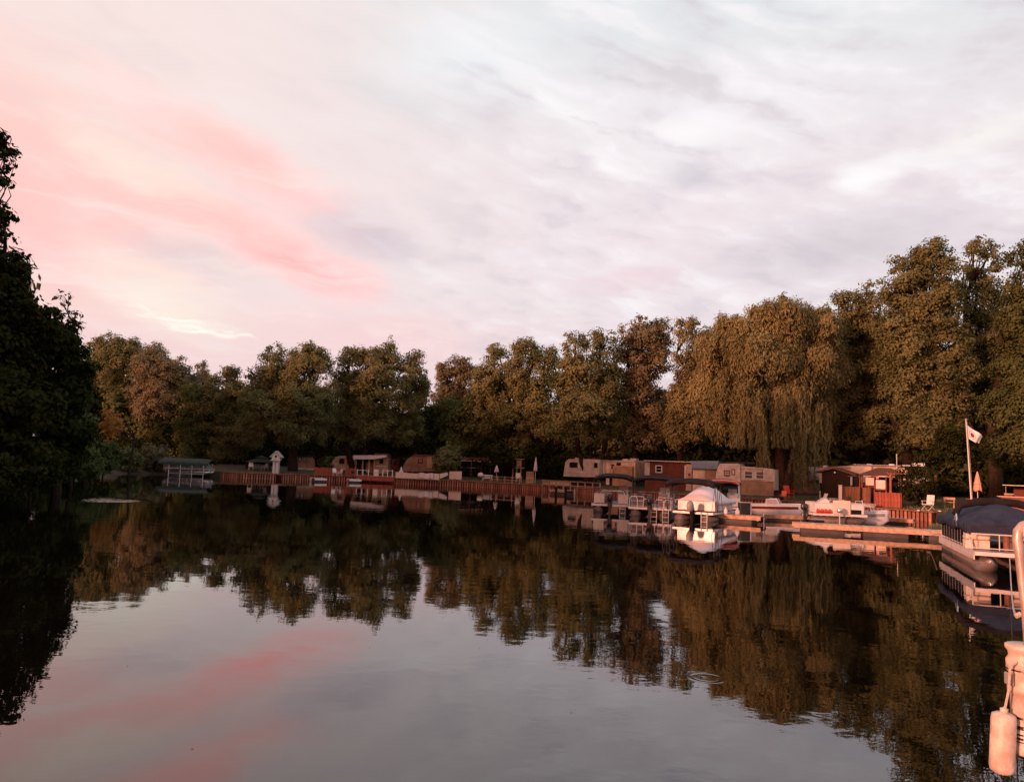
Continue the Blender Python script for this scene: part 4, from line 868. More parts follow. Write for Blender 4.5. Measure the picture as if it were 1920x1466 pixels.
f.rect('beam', OWOOD, 1664, 886.5, 1692, 889.5, -.12, .04); f.rect('post', OWOOD, 1668, 889.6, 1672, 922, -.08, .08, down=True); f.rect('post', OWOOD, 1690, 889.6, 1693, 922, 1.2, 1.35, down=True)
x0_, z0_ = f.q(1672, 899); x1_, z1_ = f.q(1678, 890); MB().tube([(x0_, 0, z0_), ((x0_+x1_)/2-.05, 0, (z0_+z1_)/2+.05), (x1_, 0, z1_)], .05, 6).build('brace', OWOOD, f.o)
x0_, z0_ = f.q(1690, 899); x1_, z1_ = f.q(1684, 890); MB().tube([(x0_, 0, z0_), ((x0_+x1_)/2+.05, 0, (z0_+z1_)/2+.05), (x1_, 0, z1_)], .05, 6).build('brace', OWOOD, f.o)
for k in range(4): f.rect('rafter', OWOOD, 1665+k*7, 884.7, 1666.4+k*7, 886.4, -.3, 1.5)
# patio below the gazebo
f = Fac('stone_planter', 'low pink stone planter wall in front of the gazebo fence', 'planter', 1592, 60.2, 1640, 59)
for i in range(12):
    for k in range(2): box('stone', STONE, f.o, f.w*i/12+.01+(k*.1), f.w*(i+1)/12-.01+(k*.1), rnd.uniform(-.03, .0), .28, k*.16, k*.16+.15)
for i, (px, l) in enumerate(((1557, 'small white lantern at the foot of the dark shed'), (1581.5, 'round white path light left of the brown fence'), (1616.5, 'round white path light at the gazebo corner'))):
    D = 61.6; x = P(px, 935, D).x; o = thing('path_light', l, 'light', (x, D, gz(x, D))); MB().tube([(0, 0, -.05), (0, 0, .3)], .02, 5).build('stake', BLACK, o); MB().lathe([(.02, .28), (.08, .32), (.09, .40), (.02, .46)], 10).build('globe', WHITE, o, True)
for px, D, l in ((1537.5, 62.6, 'thin grey rod standing at the left corner of the dark shed'),):
    x = P(px, 935, D).x; o = thing('garden_stake', l, 'post', (x, D, gz(x, D))); MB().tube([(0, 0, -.05), (0, 0, 1.0)], .03, 6).build('rod', ALU, o); MB().lathe([(.04, 1.0), (.04, 1.04)], 6).build('cap', ALU, o)
chair('bright red chair in front of the small grey trailer', 1480, 70, REDP, .3, 1.15)
chair('low orange-red chair beside the bright red chair', 1469, 68.5, ORNG, -.6, .8)
o = thing('fire_pit', 'dark round fire pit on the ground beside the orange-red chair', 'fire pit', (P(1459, 918, 68).x, 68, gz(P(1459, 918, 68).x, 68))); MB().lathe([(.42, 0), (.45, .34), (.38, .34), (.36, .1)], 16).build('ring', BLACK, o); MB().lathe([(.30, .06), (.1, .2)], 8).build('ashes', STONE, o)
# white folding recliner
def recliner():
    D = 57; p = P(1740, 951, D); o = thing('folding_chair', 'white folding lawn chair with high back facing left on the grass', 'chair', (p.x, D, gz(p.x, D)), math.radians(-150))
    k = 1.08
    MB().grid(lambda u, v: (-.26*k-.10*v, (u-.5)*.52*k, (.42+.62*v)*k), 2, 4).build('backrest', WHITE, o, solid=.04)
    box('seat', WHITE, o, -.26*k, .28*k, -.26*k, .26*k, .38*k, .43*k, .01)
    for s_ in (-1, 1):
        y = s_*.27*k
        MB().tube([(-.42*k, y, 0), (.22*k, y, .40*k)], .022, 6).build('leg', WHITE, o); MB().tube([(.34*k, y*.95, 0), (-.24*k, y*.95, .42*k)], .022, 6).build('leg', WHITE, o)
        box('armrest', WHITE, o, -.30*k, .28*k, y-.03, y+.03, .62*k, .655*k); MB().tube([(.22*k, y, .40*k), (.2*k, y, .62*k)], .02, 5).build('arm_post', WHITE, o)
    MB().tube([(.34*k, -.27*k, .03), (.34*k, .27*k, .03)], .02, 5).build('foot_bar', WHITE, o); MB().tube([(-.42*k, -.27*k, .03), (-.42*k, .27*k, .03)], .02, 5).build('foot_bar', WHITE, o)
recliner()
# flagpole and flag
def flag_mat():
    m = bpy.data.materials.new('flag_cloth'); m.use_nodes = True; T = NT(m.node_tree); b = T.n['Principled BSDF']
    uv = T.new('ShaderNodeUVMap'); s = T.new('ShaderNodeSeparateXYZ'); T.l.new(uv.outputs[0], s.inputs[0])
    u = T.m('MULTIPLY', T.m('SUBTRACT', s.outputs[0], .32), 1.6); v = T.m('SUBTRACT', s.outputs[1], .48)
    r = T.m('SQRT', T.m('ADD', T.m('MULTIPLY', u, u), T.m('MULTIPLY', v, v)))
    ring = T.m('MULTIPLY', T.sm(r, .26, .29), T.sm(r, .36, .33))
    n = T.noise(uv.outputs[0], 7, 2, .5); bl = T.m('MULTIPLY', T.sm(T.m('ADD', r, T.m('MULTIPLY', n, .28)), .38, .30), 1.0)
    c_ = T.mix(T.m('MULTIPLY', ring, .55), (.74, .70, .68), (.40, .05, .03)); c_ = T.mix(bl, c_, (.16, .02, .02)); T.l.new(c_, b.inputs['Base Color']); b.inputs['Roughness'].default_value = .8
    return m
def flagpole():
    D = 49.5; p = P(1823.5, 945, D); t = P(1811, 787, D); base = Vector((p.x, D, .5)); tip = Vector((t.x-p.x, 0, t.z-.5))
    o = thing('flagpole', 'white flagpole leaning left with a white flag bearing a red emblem', 'flagpole', tuple(base))
    MB().tube([(0, 0, -.3), tuple(tip)], [.05, .03], 8).build('pole', WHITE, o); MB().tube([tuple(tip), tuple(tip+Vector((0, 0, .06)))], .055, 8).build('truck', ALU, o)
    MB().tube([tuple(tip*.98+Vector((.05, -.02, 0))), tuple(tip*.5+Vector((.07, -.03, 0))), tuple(tip*.2+Vector((.05, -.03, 0)))], .008, 4).build('halyard', ROPE, o)
    A = P(1813.5, 797, D)-base; B = P(1815.5, 822, D)-base; Cc = P(1844, 818.5, D)-base; Dd = P(1838, 832, D)-base
    def fn(u, v):
        top = A.lerp(Cc, u); bot = B.lerp(Dd, u); q = top.lerp(bot, v); q.y += .16*math.sin(u*7+v*1.5)*u; q.z += -.05*math.sin(u*3.1)*v+.07*math.sin(u*9)*v*u; return q
    m = MB().grid(fn, 24, 12); ob = m.build('flag', flag_mat(), o, True, solid=.006)
    uvl = ob.data.uv_layers.new(name='UVMap')
    for pl in ob.data.polygons:
        for li, vi in zip(pl.loop_indices, pl.vertices): uvl.data[li].uv = ((vi % 25)/24, 1-(vi//25)/12)
flagpole()
closed_umbrella('closed salmon pink patio umbrella right of the flagpole', 1833, 884, 919, 58, mat('salmon_canvas', (.62, .30, .22), .8, var=.1), .26)
patio_table('patio_table', 'red-brown round table under the closed salmon umbrella', 1832, 938, 57.6, REDW, .75, .76)
f = Fac('picnic_bench', 'weathered wooden bench left of the flagpole', 'bench', 1768, 59, 1790, 58.6)
box('seat', WOOD, f.o, 0, f.w, -.2, .2, .42, .47); box('backrest', WOOD, f.o, 0, f.w, .22, .26, .62, .80)
for x in (.08, f.w-.08): box('leg', WOOD, f.o, x-.04, x+.04, -.16, .2, -.05, .419); box('back_post', WOOD, f.o, x-.04, x+.04, .262, .31, -.05, .8)
D = 51; x = P(1785.5, 962, D).x; o = thing('marker_post', 'thin white marker stake leaning in the grass below the flagpole', 'post', (x, D, gz(x, D)), 0); MB().tube([(0, 0, -.1), (-.12, 0, .62)], .03, 6).build('stake', WHITE, o); MB().tube([(-.12, 0, .62), (-.125, 0, .65)], .034, 6).build('cap', REDP, o)
for px, py, l in ((1722, 955, 'small white stone on the lawn left of the folding chair'), (1762, 957, 'small white stone on the lawn right of the folding chair')):
    D = 56; x = P(px, py, D).x; q = MB().lathe([(.02, 0), (.12, .03), (.10, .09), (.02, .11)], 8).build('pale_stone', WHITE, None, loc=(x, D, gz(x, D))); tag(q, l, 'stone')
# right edge: cedar bar, small roof
f = Fac('deck_bar', 'bright cedar board bar counter at the right edge behind the blue covered boat', 'bar counter', 1876, 44, 1935, 43.4, base=.45)
z1 = f.q(1890, 932)[1]
for k in range(4): box('board', OWOOD, f.o, 0, f.w, -.02, .02, z1*k/4+.008, z1*(k+1)/4-.008)
for x in (.05, f.w*.5, f.w-.05): box('post', OWOOD, f.o, x-.05, x+.05, .025, .12, -.2, z1)
box('counter_top', PWOOD, f.o, -.12, f.w+.1, -.10, .55, z1+.003, z1+.05)
f2 = Fac('storage_tub', 'orange-brown tub standing on the cedar bar counter', 'tub', 1889, 43.8, 1899, 43.8, base=.45+z1+.05); f2.rect('tub_body', OWOOD, 1889, 926.5, 1899, 932, 0, .3, down=False, bevel=.02); x, z = f2.q(1889, 926.5); box('lid', VINYL, f2.o, -.02, f2.w+.02, -.02, .32, z+.002, z+.04)
f = Fac('porch', 'small flat pale roof over a dark porch at the right edge', 'porch', 1886, 56, 1960, 54)
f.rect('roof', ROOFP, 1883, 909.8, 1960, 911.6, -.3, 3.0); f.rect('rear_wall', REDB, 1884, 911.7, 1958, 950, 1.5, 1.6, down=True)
for x in (1887, 1925): f.rect('post', WOOD, x-1, 911.7, x+1, 950, -.1, .04, down=True)
# ------------------------------------------------------------------ docks
def dock(label, A, B, w, zt, m=PWOOD, th=.22, planks=True, name='dock', posts=True, pl=.145, lab=None, side=1):
    A = Vector((A[0], A[1], 0)); B = Vector((B[0], B[1], 0)); t = (B-A).normalized(); L = (B-A).length
    o = thing(name, label, 'dock', (A.x, A.y, 0), math.atan2(t.y, t.x))
    y0, y1 = (0, w) if side > 0 else (-w, 0)
    n = max(2, int(L/pl)); me = None
    for i in range(n):
        if me is None: q = box('plank', m, o, .006, L/n-.006, y0, y1, zt-.04, zt); me = q.data
        else: q = bpy.data.objects.new('plank', me); col.objects.link(q); q.parent = o
        q.location = (i*L/n, rnd.uniform(-.01, .01), rnd.uniform(-.004, .004))
    box('fascia', m, o, -.02, L+.02, y0-.045, y0-.012, zt-th, zt-.005); box('fascia', m, o, -.02, L+.02, y1+.012, y1+.045, zt-th, zt-.005)
    k = max(1, int(L/2.4))
    for i in range(k): x0 = L*(i+.12)/k; box('float', FLOATM, o, x0, x0+L*.7/k, y0+.08, y1-.08, -.18, zt-.05, .04)
    if posts:
        for i in range(k+1):
            x = min(L-.1, max(.1, L*i/k)); MB().tube([(x, y1-.1, -1.0), (x, y1-.1, zt+.10)], .04, 8).build('post', ALU, o)
    return o
a = Wz(1488, 996.5); b = Wz(1760, 1014)
dock('long pale wooden dock with a bright plank side reaching left from the blue covered boat', (a.x, a.y), (b.x+2.2, b.y-.3), 1.3, .43, posts=False, pl=.17)
def wz(px, py, z=0): p = Wz(px, py, z); return p.x, p.y
a = P(1336, 960, 45.2); b = P(1428, 960, 43.6)
dk = dock('short grey floating dock beside the pale covered pontoon boat', (a.x, 45.2), (b.x, 43.8), 1.3, .42, WOOD)
for px, l in ((1360.5, 'white jug-shaped buoy on the left of the short grey dock'), (1383, 'white jug-shaped buoy on the right of the short grey dock')):
    p = P(px, 955, 44.9); o = thing('jug_buoy', l, 'buoy', (p.x, 44.9, .42)); MB().lathe([(.10, 0), (.12, .04), (.12, .22), (.05, .32), (.035, .38)], 12).build('jug', WHITE, o, True); MB().lathe([(.04, .38), (.04, .41)], 8).build('cap', WHITE, o)
p = P(1398, 952, 45.6); o = thing('dock_box', 'dark cabinet with a pale post at the end of the covered pontoon boat', 'storage box', (p.x, 45.9, .42)); box('body', BLACK, o, -.3, .3, -.25, .25, 0, .66, .03); box('lid', GREYP, o, -.33, .33, -.28, .28, .662, .71, .01); box('corner_post', ALU, o, .34, .42, -.1, -.02, 0, .72)
a, b = wz(1420, 975), wz(1520, 979)
dock('low weathered brown dock in front of the small white speedboat', a, b, 1.1, .36, WOOD)
a, b = wz(1640, 979), wz(1712, 984)
dock('low brown dock between the little skiff and the grass bank', a, b, 1.0, .34, WOOD)
a, b = wz(1500, 966), wz(1545, 969)
dock('narrow brown dock behind the speedboat bow under the seawall', a, (b[0], b[1]), .9, .38, WOOD)
a, b = wz(590, 903.5), wz(612, 903.9)
dock('left one of two little white docks at the far seawall', a, b, 1.2, .42, WHITE, posts=True, pl=.3)
a, b = wz(655, 905), wz(677, 905.6)
dock('right one of two little white docks at the far seawall', a, b, 1.2, .42, WHITE, posts=True, pl=.3)
a, b = wz(1030, 926.5), wz(1062, 929)
dock('dark dock with two black pilings below the timber deck railing', a, b, 1.3, .5, WOOD)
for px, l in ((1042, 'left black piling below the timber deck railing'), (1060, 'right black piling below the timber deck railing')):
    x, y = wz(px, 929); o = thing('piling', l, 'piling', (x, y-.25, 0)); MB().tube([(0, 0, -1), (0, 0, .85)], .13, 10).build('pole', DARKB, o); MB().lathe([(.14, .85), (.02, .95)], 10).build('cap', BLACK, o)
# ------------------------------------------------------------------ boats
def outboard(par, x, tilt=0.0, m=BLACK, s=1.0, y=0.0, cow=None):
    o = bpy.data.objects.new('outboard_motor', None); col.objects.link(o); o.parent = par; o.location = (x, y, .62); o.rotation_euler = (0, -tilt, 0); o.scale = (s, s, s)
    c_ = MB(); c_.grid(lambda u, v: ((-.18+.30*math.cos(u*6.2832)*(1-.35*abs(2*v-1)**3)), .19*math.sin(u*6.2832)*(1-.3*abs(2*v-1)**3), .18+.5*v), 16, 6)
    b0 = len(c_.v); c_.f.append(tuple(range(15, -1, -1))); c_.f.append(tuple(17*6+i for i in range(16)))
    c_.build('cowling', cow or m, o, True); MB().box(-.26, -.08, -.07, .07, -.75, .18).build('leg_housing', m, o, bevel=.02)
    box('cavitation_plate', m, o, -.42, -.02, -.12, .12, -.66, -.64); MB().tube([(-.42, 0, -.82), (-.05, 0, -.82)], [.05, .07], 8).build('gear_case', m, o)
    pr = MB()
    for k in range(3):
        a = k*2.094; pr.box(-.46, -.43, -.04, .04, .02, .16); n = 8
        for i in range(len(pr.v)-8, len(pr.v)):
            X, Y, Z = pr.v[i]; pr.v[i] = (X+Y*.4, Y*math.cos(a)-Z*math.sin(a), Y*math.sin(a)+Z*math.cos(a)-.82)
    pr.build('propeller', ALU, o); box('mount_bracket', m, o, -.08, .06, -.14, .14, -.12, .22); return o
def bimini(par, x0, x1, zc, W, m, z0=.65, thick=.07, sag=.10, fold=False, fm=ALU):
    h = W/2
    def fn(u, v):
        y = (v*2-1)*h; e = abs(v*2-1)
        return (x0+(x1-x0)*u, y*(1-.02*e), zc-.20*e**3.2-sag*math.sin(math.pi*u)*-.4-.16*(abs(2*u-1)**4))
    c_ = MB().grid(fn, 12, 12).build('bimini_canopy', m, par, True, solid=thick)
    mid = (x0+x1)/2
    for k, x in enumerate((x0+.05, mid, x1-.05)):
        bx_ = mid+(x-mid)*.12
        pts = [(bx_, -h, z0), (x, -h*1.0, zc-.32), (x, -h*.75, zc-.08), (x, 0, zc-.03), (x, h*.75, zc-.08), (x, h*1.0, zc-.32), (bx_, h, z0)]
        MB().tube(pts, .018, 6).build('bimini_bow', fm, par)
    for s_ in (-1, 1):
        MB().tube([(x0-.5, s_*h, z0), (x0+.05, s_*h, zc-.34)], .014, 5).build('support_strut', fm, par); MB().tube([(x1+.5, s_*h, z0), (x1-.05, s_*h, zc-.34)], .014, 5).build('support_strut', fm, par)
    return c_
def fence(par, pts, m, rails=TUBE, z0=.62, h=.62, mid=True, panel=True, sp=.8):
    for (xa, ya), (xb, yb) in zip(pts[:-1], pts[1:]):
        L = math.hypot(xb-xa, yb-ya); n = max(1, round(L/sp)); ux, uy = (xb-xa)/L, (yb-ya)/L; nx, ny = -uy*.012, ux*.012
        MB().tube([(xa, ya, z0+h), (xb, yb, z0+h)], .020, 6).build('rail', rails, par)
        MB().tube([(xa, ya, z0+.05), (xb, yb, z0+.05)], .016, 6).build('rail', rails, par)
        if mid: MB().tube([(xa, ya, z0+h*.55), (xb, yb, z0+h*.55)], .013, 5).build('rail', rails, par)
        for i in range(n+1): MB().tube([(xa+ux*L*i/n, ya+uy*L*i/n, z0), (xa+ux*L*i/n, ya+uy*L*i/n, z0+h)], .016, 5).build('upright', rails, par)
        if panel and m is not None:
            b = MB(); b.v = [(xa+nx, ya+ny, z0+.06), (xb+nx, yb+ny, z0+.06), (xb+nx, yb+ny, z0+h-.03), (xa+nx, ya+ny, z0+h-.03), (xa-nx, ya-ny, z0+.06), (xb-nx, yb-ny, z0+.06), (xb-nx, yb-ny, z0+h-.03), (xa-nx, ya-ny, z0+h-.03)]
            b.f = [(0, 1, 2, 3), (7, 6, 5, 4), (0, 4, 5, 1), (1, 5, 6, 2), (2, 6, 7, 3), (3, 7, 4, 0)]; b.build('fence_panel', m, par)
def pontoon_base(o, L, W, tube=ALU, deckm=GREYP, r=.29, trim=GEL):
    for s_ in (-1, 1):
        y = s_*(W/2-.38)
        pts = [(-L/2, y, .17), (L/2-.9, y, .17), (L/2-.45, y, .20), (L/2-.15, y, .27), (L/2+.05, y, .36)]
        MB().tube(pts, [r, r, r*.86, r*.5, r*.08], 16).build('pontoon', tube, o, True)
        for k in range(6): box('bracket', ALU, o, -L/2+.5+k*(L-1.4)/5, -L/2+.56+k*(L-1.4)/5, y-.12, y+.12, .42, .52)
    box('deck', deckm, o, -L/2+.05, L/2-.1, -W/2, W/2, .53, .60); 
    m = MB(); m.box(-L/2+.02, L/2-.07, -W/2-.03, -W/2-.003, .50, .62); m.box(-L/2+.02, L/2-.07, W/2+.003, W/2+.03, .50, .62); m.box(L/2-.095, L/2-.06, -W/2, W/2, .50, .62); m.box(-L/2+.01, -L/2+.045, -W/2, W/2, .50, .62); m.build('deck_trim', trim, o)
def boat_seat(o, x, y, rz=0.0, w=1.3, m=VINYL):
    e = bpy.data.objects.new('bench_seat', None); col.objects.link(e); e.parent = o; e.location = (x, y, .603); e.rotation_euler = (0, 0, rz)
    box('seat_base', m, e, -.26, .26, -w/2, w/2, 0, .28, .02); box('cushion', m, e, -.28, .28, -w/2, w/2, .283, .42, .05); box('seat_back', m, e, -.34, -.2, -w/2, w/2, .30, .80, .06)
def console(o, x, y):
    e = bpy.data.objects.new('helm_console', None); col.objects.link(e); e.parent = o; e.location = (x, y, .603)
    MB().poly([(-.25, 0), (.3, 0), (.3, .75), (.1, .9), (-.25, .7)], -.35, .35).build('console_body', GEL, e)
    t = [(-.36+.05*math.cos(a)*0, .16*math.cos(a), .72+.16*math.sin(a)) for a in np.linspace(0, 6.2832, 17)]
    MB().tube([(x_-.0, y_, z_) for x_, y_, z_ in t], .018, 5, False).build('steering_wheel', BLACK, e); MB().grid(lambda u, v: (.14+.10*v, (u-.5)*.6, .9+.28*v), 3, 2).build('windscreen', GREYP, e, solid=.01)
def ladder(o, x, y, z0=-.25, z1=.62, w=.34):
    for s_ in (-1, 1): MB().tube([(x, y+s_*w/2, z0), (x, y+s_*w/2, z1)], .022, 6).build('ladder_rail', TUBE, o)
    for k in range(3): MB().tube([(x, y-w/2, z0+.08+k*.27), (x, y+w/2, z0+.08+k*.27)], .018, 6).build('ladder_step', TUBE, o)
def arch_rail(o, x, y, w, z0, z1, m=TUBE, r=.022):
    MB().tube([(x, y-w/2, z0), (x, y-w/2, z1-.12), (x, y-w/2+.10, z1), (x, y+w/2-.10, z1), (x, y+w/2, z1-.12), (x, y+w/2, z0)], r, 6).build('grab_rail', m, o)
DULL = mat('dull_pontoon', (.10, .085, .08), .6, metal=.3, var=.3, vscale=5)
DARKF = mat('dark_frame', (.05, .045, .045), .4, metal=.4)
def pontoon(label, pos, head, L=6.2, W=2.4, panel=GEL, rails=TUBE, bim=None, motor=True, tilt=.0, seats=True, sm=None, cow=None, gate=True):
    o = thing('pontoon_boat', label, 'pontoon boat', (pos[0], pos[1], 0), math.atan2(head[1], head[0]))
    pontoon_base(o, L, W, DULL); h = W/2-.06
    fence(o, [(-L/2+.65, -.45), (-L/2+.65, -h), (L/2-.9, -h), (L/2-.6, -h+.3), (L/2-.6, -.4)], panel, rails)
    fence(o, [(-L/2+.65, .45), (-L/2+.65, h), (L/2-.9, h), (L/2-.6, h-.3), (L/2-.6, .4)], panel, rails)
    if bim: bimini(o, *bim)
    if motor: outboard(o, -L/2-.02, tilt, cow=cow)
    if seats:
        k = dict(m=sm or VINYL)
        boat_seat(o, L/2-1.5, -h+.35, math.pi/2, 1.4, **k); boat_seat(o, L/2-1.5, h-.35, -math.pi/2, 1.4, **k); boat_seat(o, -L/2+1.5, h-.4, -math.pi/2, .9, **k); console(o, .1, -.6); boat_seat(o, -.7, -.6, 0, .55, **k)
    return o
# A: pale covered pontoon with a black canopy above
head = (math.sin(math.radians(32)), math.cos(math.radians(32)))
sc0 = P(1298, 968, 44.3); posA = (sc0.x+head[0]*2.5+.0, 44.3+head[1]*2.5)
A_ = pontoon('pontoon boat under a pale mooring cover with its black canopy raised', posA, head, 5.0, 2.3, GEL, mat('dark_red_rail', (.16, .05, .045), .4, var=.1), (-3.1, -2.0, 2.38, 2.9, CANB, .65, .16, .1, False, DARKF), True, .45, seats=False, cow=GREYP)
def cover(o, L, W, m, z0=1.18, zp=1.78, x0=None, x1=None):
    x0 = -L/2+.5 if x0 is None else x0; x1 = L/2-.5 if x1 is None else x1; h = W/2
    def fn(u, v):
        e = abs(2*v-1); x = x0+(x1-x0)*u; y = (2*v-1)*h
        if e > .92: return (x, math.copysign(h+.02, y), z0-(e-.92)/.08*.20)
        k = 1-(e/.92)**1.5; endf = min(1, u/.22, (1-u)/.26); endf = max(0, endf)
        peak = .72+.28*abs(math.cos(math.pi*3*u))**2
        return (x, y, z0+(zp-z0)*k**.9*endf**.8*peak+.02*math.sin(u*40)*k)
    MB().grid(fn, 40, 26).build('mooring_cover', m, o, True, solid=.02)
cover(A_, 5.0, 2.36, CANP, 1.24, 2.02)
fence(A_, [(-1.86, -.44), (-1.86, .44)], GEL, MATS['dark_red_rail']); ladder(A_, -2.55, -.7)
# B2 and B1: the open boats with black canopies
hB = (math.sin(math.radians(16)), math.cos(math.radians(16)))
p = P(1218, 964, 47.0); B2 = pontoon('open pontoon boat full of white grab rails under a black canopy', (p.x+.8, 47.0+2.8), hB, 5.8, 2.5, None, TUBE, (-1.0, 2.3, 2.46, 2.6, CANB, .65, .12, .1, False, DARKF), True, 0, seats=True, sm=mat('mauve_vinyl', (.22, .12, .11), .6))
for y, w in ((-.55, .5), (-1.05, .4), (.15, .5)): arch_rail(B2, -2.85, y, w, .6, 1.12)
ladder(B2, -2.98, -.95); ladder(B2, -2.98, -.25); arch_rail(B2, -2.75, 1.0, .46, .6, 1.25)
p = P(1143, 957, 49.5); B1 = pontoon('pontoon boat with cream stern panels and round-topped rail at the left of the group', (p.x+.6, 49.5+2.6), (math.sin(.22), math.cos(.22)), 5.4, 2.3, BEIGE, TUBE, (-1.0, 2.2, 2.46, 2.5, CANB, .65, .12, .1, False, DARKF), True, 0, sm=mat('mauve_vinyl', (.22, .12, .11), .6))
arch_rail(B1, -2.2, -.1, 1.5, .6, 1.45); ladder(B1, -2.8, -.8)
# C: boat with red canopy behind the covered pontoon
p = P(1372, 955, 53.0); C_ = pontoon('pontoon boat with a red canopy behind the pale covered boat', (p.x, 55.0), (.25, .97), 5.2, 2.2, GEL, TUBE, (-1.6, 1.3, 2.42, 2.05, CANR), False, 0)
for b_ in (A_, B1, B2, C_): b_.location.z = -.10
# D: small speedboat
def runabout(label, pos, head, L=4.6, W=1.8, hull2=MAROON, wind=True, name='speedboat', cat='speedboat', zt=.72):
    o = thing(name, label, cat, (pos[0], pos[1], 0), math.atan2(head[1], head[0]))
    def half(u): return W/2*(1-max(0, (u-.45)/.55)**2.3)
    def hull(u, v):                       # v 0..1 from port gunwale round the keel to starboard
        x = -L/2+L*u+.18*max(0, u-.8)*(1-abs(2*v-1))*0; s_ = 2*v-1; b = half(u); e = abs(s_)
        zk = -.22+.55*max(0, (u-.7)/.3)**2
        if e > .55: k = (e-.55)/.45; return (x, math.copysign(b*(.82+.18*k), s_), .14+zk*.3+(zt+.12*u-.14-zk*.3)*k)
        return (x, s_/.55*b*.82, zk+(.14+zk*.3-zk)*(e/.55))
    MB().grid(hull, 20, 16).build('hull', GEL, o, True, solid=.03)
    MB().grid(lambda u, v: (-L/2+.3+(L-.5)*u, (-1 if v < .5 else 1)*(half((u*(L-.5)+.3)/L)+.012), zt-.20+.12*u-(.0 if v in (0, 1) else .14)), 20, 1)
    for s_ in (-1, 1):
        MB().grid(lambda u, v: (-L/2+.1+(L-.35)*u, s_*(half((u*(L-.35)+.1)/L)*(.955-.03*v)+.022), zt-.12+.12*u-.18*v), 20, 2).build('hull_stripe', hull2, o, solid=.012)
        MB().tube([(-L/2+(L-.06)*t, s_*(half(t*.985)+.01), zt+.12*t+.01) for t in np.linspace(0, 1, 16)], .03, 6).build('rub_rail', GEL, o)
    MB().grid(lambda u, v: (L*.08+L*.41*u, (2*v-1)*half(.58+.41*u)*.97, zt+.07+.05*u+.09*math.cos((2*v-1)*1.5)), 8, 8).build('foredeck', GEL, o, True, solid=.02)
    box('transom', GEL, o, -L/2-.03, -L/2+.03, -W/2*.95, W/2*.95, .05, zt+.01); box('cockpit_floor', GREYP, o, -L/2+.1, L*.08, -W/2*.8, W/2*.8, .16, .20)
    for y in (-.4, .4): box('seat', VINYL, o, -L*.22, -L*.22+.5, y-.25, y+.25, .2, .62, .05)
    if wind:
        for s_ in (-1, 1):
            ps = [(-L*.12, s_*W*.46, zt+.05), (L*.12, s_*W*.42, zt+.05), (L*.06, s_*W*.36, zt+.45), (-L*.12, s_*W*.42, zt+.42)]
            m = MB(); m.v = ps; m.f = [(0, 1, 2, 3)]; m.build('side_window', mat('tinted_screen', (.30, .26, .27), .15, spec=.8), o, solid=.015)
            for q0, q1 in ((0, 3), (3, 2), (2, 1), (1, 0)): MB().tube([ps[q0], ps[q1]], .022, 5).build('window_frame', GEL, o)
        ps = [(L*.12, -W*.42, zt+.08), (L*.12, W*.42, zt+.08), (L*.06, W*.36, zt+.46), (L*.06, -W*.36, zt+.46)]
        m = MB(); m.v = ps; m.f = [(0, 1, 2, 3)]; m.build('windscreen', MATS['tinted_screen'], o, solid=.015)
        for q0, q1 in ((3, 2), (0, 1)): MB().tube([ps[q0], ps[q1]], .022, 5).build('window_frame', GEL, o)
        for t in (.33, .66): MB().tube([tuple(Vector(ps[0]).lerp(Vector(ps[1]), t)), tuple(Vector(ps[3]).lerp(Vector(ps[2]), t))], .018, 5).build('window_frame', GEL, o)
    return o
p = P(1464, 962, 53); runabout('small white speedboat with a maroon stripe and framed windscreen', (p.x-.25, 53.6), (.90, -.44), 3.7, 1.6)
# E: small pontoon and skiff behind the long dock
p = P(1578, 980, 46.5); E1 = thing('pontoon_boat', 'short white pontoon boat with a pinkish centre panel behind the long dock', 'pontoon boat', (p.x, 47.4, 0), math.radians(-4)); pontoon_base(E1, 3.2, 1.9, DULL)
fence(E1, [(-1.5, -.88), (-.35, -.88)], GEL); fence(E1, [(.35, -.88), (1.35, -.88), (1.35, .88), (-1.5, .88), (-1.5, -.88)], GEL)
box('centre_panel', BEIGE, E1, -.46, .55, -.98, -.93, .55, 1.42, .01); arch_rail(E1, 1.4, 0, 1.2, .6, 1.4); outboard(E1, -1.7, 0, s=.75)
boat_seat(E1, .9, .3, 0, .9); console(E1, -.7, .2)
box('side_hatch', DARK, E1, .62, 1.2, -.92, -.905, .66, .9)
for k, (x, l) in enumerate(((-1.25, 'left red life jacket hung on the short white pontoon boat'), (-.80, 'right red life jacket hung on the short white pontoon boat'))):
    w = E1.matrix_basis @ Vector((x, -1.0, .62)); o = thing('life_jacket', l, 'life jacket', tuple(w), E1.rotation_euler.z)
    MB().poly([(-.19, 0), (.19, 0), (.20, .2), (.12, .3), (.05, .2), (-.05, .2), (-.12, .3), (-.20, .2)], -.07, .03).build('foam_body', REDP, o, bevel=.03); box('strap', BLACK, o, -.195, .195, -.085, -.072, .07, .11)
w = P(1575.5, 972, 45.9); o = thing('dock_pedestal', 'small metal pedestal with a round fitting on the long dock edge', 'pedestal', (w.x, 46.0, .0)); MB().tube([(0, 0, -.6), (0, 0, .75)], .05, 8).build('post', ALU, o); MB().lathe([(.13, .72), (.16, .85), (.12, 1.0), (.03, 1.05)], 12).build('head', ALU, o, True)
p = P(1630, 978, 47.5); S_ = runabout('small white-grey skiff with raised bow moored beside the short pontoon boat', (p.x+.1, 48.2), (.95, -.30), 2.6, 1.2, GREYP, False, 'skiff', 'skiff', .70); outboard(S_, -1.35, .2, s=.6)
